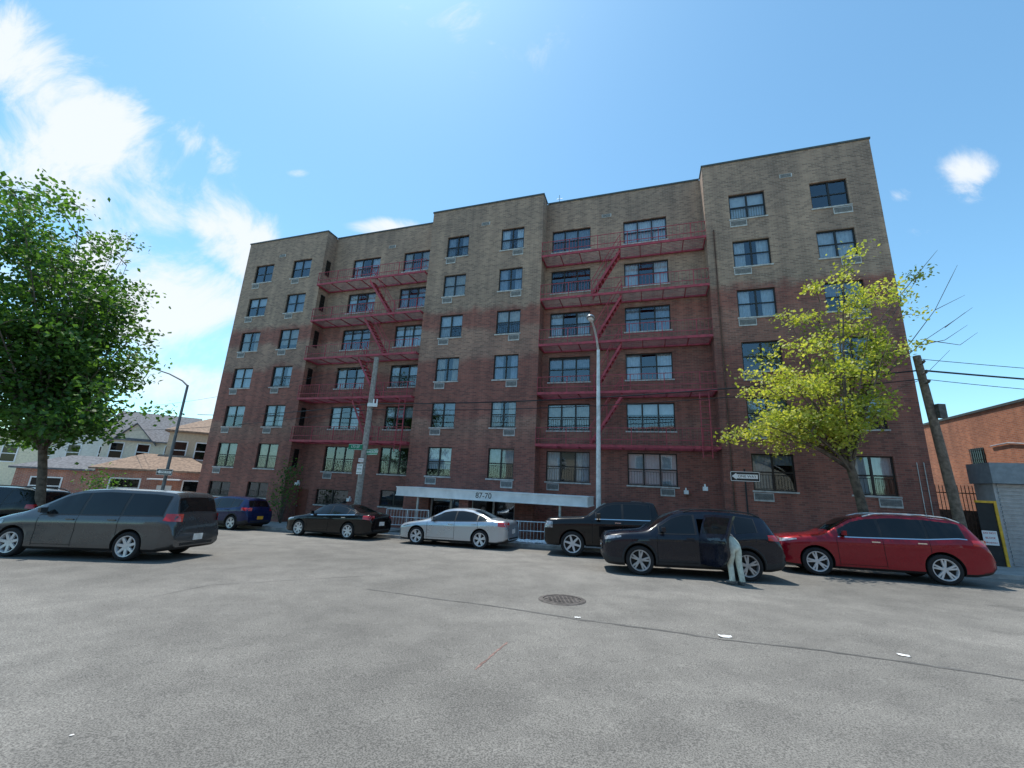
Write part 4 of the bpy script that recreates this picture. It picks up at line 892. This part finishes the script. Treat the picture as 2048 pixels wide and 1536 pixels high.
ex=Vector((24,2,0)); wire(ra,ra+ex+up*.35,.15,.034,'thick black cable running right out of frame from the leaning pole'); wire(pR+d*.985,pR+d*.985+ex+up*.5,.2,.012,'topmost thin wire running right from the leaning pole'); wire(rb,rb+ex-up*.2+up*1.3,.5,.012,'lower drooping wire running right from the leaning pole')
fl=atY(395,829,34); wire(la,fl,.25,.022,'upper black cable running left from the sign pole past the building corner'); fl=atY(250,860,40); wire(lb,fl,.3,.016,'lower black cable running left from the sign pole to the houses')
wire(TL-up*.3,atY(300,812,40),.3,.010,'thin wire from the sign pole top to the grey roofed house')
m=MB(); c=ra+ex*.22; m.tube([c+up*.02-ex*.02,c+up*.03+ex*.02],.075,8); tag(m.build('cable_splice',mCable,None,None,None,True),'fat black splice on the thick cable right of the leaning pole','cable splice')
# ---------------------------------------------------------------- right neighbour
nb=thing('brick_building','low orange brick building at the right edge with barred window','building',W(LB+6.5,0,0),-TH)
m=MB(); m.box(0,14,3.0,22,-3,6.9); m.build('wall',mOrange,nb); m=MB(); m.box(-.06,14.06,2.94,22.06,6.902,7.03); m.build('coping',mCoping,nb)
m=MB(); z=4.2
m.box(-.03,-.002,8.0,9.0,z-.9,z+.8,0); wdw=m.build('window',mFrame,nb); m=MB(); m.quad((-.035,8.08,z-.82),(-.035,8.92,z-.82),(-.035,8.92,z+.72),(-.035,8.08,z+.72)); m.build('pane',mCarGl,wdw,fix=False)
m=MB()
for k in range(7): y=8.05+k*.15; m.box(-.1,-.08,y-.01,y+.01,z-.9,z+.8)
for k in range(4): zz=z-.82+k*.5; m.box(-.105,-.075,8.0,9.0,zz-.012,zz+.012)
m.build('window_bars',mBlack,wdw)
m=MB(); m.tube([(-.05,7.4,5.0),(-.05,6.2,5.05),(-.05,5.2,4.9),(-.05,4.6,4.3)],.03); m.build('conduit',mSteel,nb)
# shutter front
us,_=fac(2010,1050,.3); z1=fac(2010,968,.3)[1]; z2=fac(2010,927,.3)[1]; gs=WG(us,.3)
sh=thing('shutter_shed','grey roller shutter shed front at the right edge of the frame','shed',W(us,.3,0),-TH)
m=MB(); m.box(-.1,3.4,.0,1.0,gs.z-.3,z1,0); z=gs.z
while z<z1-.1:
    m.prism([(0,z),(0,z+.1),(3.3,z+.1),(3.3,z)],-.03,-.001,0); m.prism([(0,z+.08),(0,z+.1),(3.3,z+.1),(3.3,z+.08)],-.055,-.031,0); z+=.14
m.build('shutter',mShut,sh); uh,_=fac(1982,948,.6); m=MB(); m.box(uh-us,3.5,-.3,.95,z1+.003,z2); m.build('shutter_hood',mHood,sh)
# yellow framed gate
ug0,_=fac(1962,1060,.8); ug1,_=fac(2003,1060,.8); gp=WG(ug0,.8,.13); zt=fac(1985,1002,.8)[1]-gp.z; w=ug1-ug0
gt=thing('gate','dark sheet gate in a yellow steel frame beside the shutter','gate',gp,-TH); m=MB()
m.box(w-.08,w,-.05,.05,-.3,zt); m.box(0,w-.081,-.05,.05,zt-.08,zt); m.build('frame',mYel,gt); m=MB(); m.box(0,w-.081,-.02,.02,.02,zt-.081); m.build('panel',mPlast,gt)
small_sign('notice_sign','white notice with red lettering on the yellow framed gate',1981,1076,.9,.42,.5,[('DO NOT',.09),('BLOCK',.09),('DRIVEWAY',.07)],mSgR)
# iron fence across the alley
fp=WG(LB+.05,-.8,.1); fe=thing('iron_fence','tall rusty iron picket fence across the alley','fence',fp,-TH); ztf=fac(1900,968,-.8)[1]-fp.z
m=MB()
for k in range(53): x=k*.12; m.box(x-.01,x+.01,-.01,.01,0,ztf-.12); m.add([(x-.02,0,ztf-.12),(x+.02,0,ztf-.12),(x,0,ztf)],[(0,1,2)])
m.build('pickets',mRust,fe,fix=False); m=MB()
for z in (.25,ztf*.5,ztf-.35): m.box(0,6.3,.011,.04,z-.02,z+.02)
m.build('rail',mRust,fe)
m=MB()
m.box(0,6.3,.3,.34,0,ztf*.66); m.build('sheet',mRust,fe)
# ---------------------------------------------------------------- houses at the left
def house(name,label,px,Y,w,d,h,rh,wm,rm,rz,wl,ridge='x',cat='house',loc=None):
    p=Vector(loc) if loc else atY(px,950,Y); p.z=gz(p.x,p.y)+.1; t=thing(name,label,cat,p,rz); m=MB(); x=w/2
    if ridge=='y':
        m.prism([(-x,-.3),(x,-.3),(x,h),(0,h+rh),(-x,h)],0,d)
    elif ridge=='x':
        m.add([(-x,0,-.3),(-x,d,-.3),(-x,d,h),(-x,d/2,h+rh),(-x,0,h),(x,0,-.3),(x,d,-.3),(x,d,h),(x,d/2,h+rh),(x,0,h)],[(0,1,2,3,4),(9,8,7,6,5),(0,4,9,5),(1,6,7,2),(2,7,8,3),(4,3,8,9)])
    else: m.box(-x,x,0,d,-.3,h)
    z=.2
    if wm in (mSidCream,mSidTan,mSidYel,mSidWhite):
        while z<h-.05: m.box(-x-.004,x+.004,-.016,-.002,z,z+.12); z+=.17
    m.build('wall',wm,t); m=MB(); o=.35; th=.12
    if ridge=='y':
        for s in (1,-1): m.prism([(0,h+rh+.02),(s*(x+o),h-o*rh/x+.02),(s*(x+o),h-o*rh/x+.02+th),(0,h+rh+.02+th)],-o,d+o)
    elif ridge=='x':
        for y0,s in ((-o,1),(d+o,-1)):
            zz=h-o*rh/(d/2)+.02; m.add([(-x-o,y0,zz),(x+o,y0,zz),(x+o,d/2,h+rh+.02),(-x-o,d/2,h+rh+.02),(-x-o,y0,zz+th),(x+o,y0,zz+th),(x+o,d/2,h+rh+.02+th),(-x-o,d/2,h+rh+.02+th)],[(0,1,2,3),(4,7,6,5),(0,4,5,1),(1,5,6,2),(2,6,7,3),(3,7,4,0)])
    else:
        a,b=-x-o,x+o; r_=min(w,d)/2*.9
        m.add([(a,-o,h),(b,-o,h),(b,d+o,h),(a,d+o,h),(a,-o,h+.15),(b,-o,h+.15),(b,d+o,h+.15),(a,d+o,h+.15),(-x+r_,d/2,h+rh),(x-r_,d/2,h+rh)],[(3,2,1,0),(0,1,5,4),(1,2,6,5),(2,3,7,6),(3,0,4,7),(4,5,9,8),(6,7,8,9),(5,6,9),(7,4,8)])
    m.build('roof',rm,t)
    for (xc,zc,ww,hh) in wl:
        m=MB(); e=.1; m.box(xc-ww/2-e,xc+ww/2+e,-.06,-.018,zc-e,zc,0); m.box(xc-ww/2-e,xc+ww/2+e,-.06,-.018,zc+hh,zc+hh+e); m.box(xc-ww/2-e,xc-ww/2,-.06,-.018,zc,zc+hh); m.box(xc+ww/2,xc+ww/2+e,-.06,-.018,zc,zc+hh); m.box(xc-ww/2,xc+ww/2,-.055,-.02,zc+hh/2-.04,zc+hh/2+.04)
        f=m.build('window',mWhite,t); g=MB(); g.box(xc-ww/2,xc+ww/2,-.03,-.0175,zc,zc+hh); g.build('pane',mCarGl,f)
    return t
house('house','yellow sided two storey house at the far left edge',55,43,7,9,6.0,2.4,mSidYel,mRoofG,.45,[(-1.8,4.0,1,1.5),(1.2,4.0,1,1.5)],'y')
house('house','white sided gable fronted house between the yellow and the cream house',165,44,5.6,9,6.4,2.4,mSidWhite,mRoofB,.5,[(-1.2,4.4,.9,1.5),(1.2,4.4,.9,1.5),(0,7.0,.7,.8)],'y')
h=house('house','cream sided two storey house under a long grey roof',278,43,6.6,9,6.6,3.0,mSidCream,mRoofG,.55,[(-2.2,4.6,.9,1.5),(-.2,4.6,.9,1.5),(2.0,4.6,.9,1.5)],'x')
m=MB(); m.prism([(-2.6,6.4),(.4,6.4),(-1.1,8.1)],-.1,2.2); m.build('gable',mSidCream,h)
m=MB()
for s in (1,-1): m.prism([(-1.1,8.14),(-1.1+s*1.85,6.05),(-1.1+s*1.85,6.17),(-1.1,8.26)],-.35,2.4)
m.build('gable_roof',mRoofG,h)
house('house','tan house with brown roof next to the apartment building',388,40,5.0,9,7.0,2.0,mSidTan,mRoofB,.5,[(-1.5,4.6,.9,1.5),(.2,4.6,1.0,1.5),(1.6,4.6,.9,1.5)],'hip')
house('brick_porch_house','low brick house front with grey hipped roof and white window',160,37,8.0,5,3.1,1.3,mPorchBrick,mRoofG,.45,[(-2,1.1,1.8,1.3),(1.8,1.1,1.6,1.3)],'hip')
h=house('brick_porch_house','low brick house front with brown roof and white awning',310,36,7.6,5,3.2,1.5,mPorchBrick,mRoofB,.5,[(-1.8,1.1,1.8,1.4),(2.6,.6,1.1,1.9)],'hip')
m=MB(); m.prism([(-.2,2.55),(1.9,2.55),(1.9,2.65),(-.2,2.65)],-1.4,-.02); m.build('awning',mWhite,h); m=MB(); m.box(.3,1.3,-.08,-.02,0,2.1); m.build('door',mWhite,h)
# unseen houses added behind the viewpoint to give the windows something to reflect
for i,(x,lb_) in enumerate(((-22,'tan house added unseen behind the viewpoint for window reflections, left one'),(-6,'brick house added unseen behind the viewpoint for window reflections, middle one'),(10,'brown roofed house added unseen behind the viewpoint for window reflections, third one'),(26,'tall brick house added unseen behind the viewpoint for window reflections, right one'))):
    house('house',lb_,0,0,13.5,9,7+i%2,2.5,(mPorchBrick,mSidTan)[(i+1)%2],mRoofB,PI,[(-3.5,4.4,1.2,1.5),(0,4.4,1.2,1.5),(3.5,4.4,1.2,1.5),(-3.5,1.2,1.2,1.5),(3.5,1.2,1.2,1.5)],'x',loc=(x,-15,0))
p=atY(60,960,31.5); p.z=gz(p.x,p.y)+.13; fe=thing('iron_fence','white iron picket fence in front of the yellow house','fence',p,.1)
m=MB()
for k in range(50): x=-4+k*.16; m.box(x-.012,x+.012,-.012,.012,0,1.3)
m.build('pickets',mWhite,fe); m=MB()
for z in (.2,1.1): m.box(-4,4,.013,.04,z-.02,z+.02)
m.build('rail',mWhite,fe)
rt2=random.Random(8)
for i,(px,Y,hh,lb_) in enumerate(((20,58,11,'dark green tree behind the yellow sided house'),(180,62,9,'dark green tree behind the white gable fronted house'))):
    b=atY(px,950,Y); b.z=gz(b.x,b.y); tps=[b+Vector((rt2.uniform(-4,4),rt2.uniform(-3,3),rt2.uniform(hh*.45,hh))) for _ in range(16)]; tree(lb_,b,hh*.35,.2,tps,3,50,.8,.5,.45,mLeafL,20+i)
# ---------------------------------------------------------------- sky, sun, camera
AZ=R(-33); EL=R(70)
w=bpy.data.worlds.new('World'); SC.world=w; w.use_nodes=True; nt=w.node_tree; N=nt.nodes; L=nt.links
bg=N['Background']; sky=N.new('ShaderNodeTexSky'); sky.sky_type='NISHITA'; sky.sun_disc=False; sky.sun_elevation=EL; sky.sun_rotation=AZ%(2*PI); sky.air_density=1.0; sky.dust_density=.4; sky.ozone_density=1.8
tc=N.new('ShaderNodeTexCoord'); sp=N.new('ShaderNodeSeparateXYZ'); L.new(tc.outputs['Generated'],sp.inputs[0])
yy=math_n(nt,'MAXIMUM',sp.outputs[1],.08); cb=N.new('ShaderNodeCombineXYZ'); L.new(math_n(nt,'DIVIDE',sp.outputs[0],yy),cb.inputs[0]); L.new(math_n(nt,'DIVIDE',sp.outputs[2],yy),cb.inputs[1])
def q(px,py): d=ray(px,py); return d.x/d.y,d.z/d.y
acc=None
for px,py,rx,ry,ang,amp in ((170,255,420,125,-43,1),(20,110,210,130,-40,1),(470,470,180,80,-40,1),(300,600,330,135,-18,1),(380,765,220,60,-5,.9),(40,330,230,130,-30,.9),(1930,345,85,60,15,.85),(1800,395,50,28,30,.6),(1840,465,50,22,0,.6),(760,455,85,26,0,.95),(590,345,40,16,0,.6),(420,290,120,65,-30,.65),(900,60,520,150,0,.3)):
    a,b=q(px,py); mp=N.new('ShaderNodeMapping'); mp.vector_type='TEXTURE'; mp.inputs['Location'].default_value=(a,b,0); mp.inputs['Rotation'].default_value=(0,0,R(ang)); mp.inputs['Scale'].default_value=(rx/720,ry/720,1)
    L.new(cb.outputs[0],mp.inputs['Vector']); ln=N.new('ShaderNodeVectorMath'); ln.operation='LENGTH'; L.new(mp.outputs[0],ln.inputs[0])
    f=mrange(nt,ln.outputs['Value'],1.5,.1,0,amp); acc=f if acc is None else math_n(nt,'MAXIMUM',acc,f)
n1=noise(nt,3.6,11,cb.outputs[0],.64); n1.inputs['Distortion'].default_value=.6
dens=math_n(nt,'ADD',math_n(nt,'MULTIPLY',acc,.9),math_n(nt,'MULTIPLY',math_n(nt,'SUBTRACT',n1.outputs[0],.5),2.3))
f=mrange(nt,dens,.28,.92); 
f=math_n(nt,'MULTIPLY',f,math_n(nt,'MULTIPLY',mrange(nt,sp.outputs[1],.08,.2),mrange(nt,acc,.02,.2)))
tint=mixc(nt,1.0,sky.outputs[0],(1.12,1.55,1.5),'MULTIPLY')
L.new(mixc(nt,math_n(nt,'MULTIPLY',f,.92),tint,(6.4,6.7,7.0)),bg.inputs[0]); bg.inputs[1].default_value=.15
sl=bpy.data.lights.new('sun','SUN'); sl.energy=5.0; sl.angle=R(.5); sl.color=(1,.95,.87); so=bpy.data.objects.new('sun',sl); COL.objects.link(so)
S_=Vector((sin(AZ)*cos(EL),cos(AZ)*cos(EL),sin(EL))); so.rotation_euler=S_.to_track_quat('Z','Y').to_euler(); so.location=S_*60
cd=bpy.data.cameras.new('camera'); cam=bpy.data.objects.new('camera',cd); COL.objects.link(cam); cd.sensor_width=36; cd.lens=36*F/2048; cd.clip_end=3000; cd.clip_start=.05
rgt=Vector((cos(RO),-sin(RO)*sin(PT),sin(RO)*cos(PT))); upv=Vector((-sin(RO),-cos(RO)*sin(PT),cos(RO)*cos(PT))); fw=Vector((0,cos(PT),sin(PT)))
mt=Matrix((rgt,upv,-fw)).transposed().to_4x4(); mt.translation=CAM; cam.matrix_world=mt; SC.camera=cam
SC.view_settings.view_transform='Standard'; SC.view_settings.look='None'; SC.view_settings.exposure=0
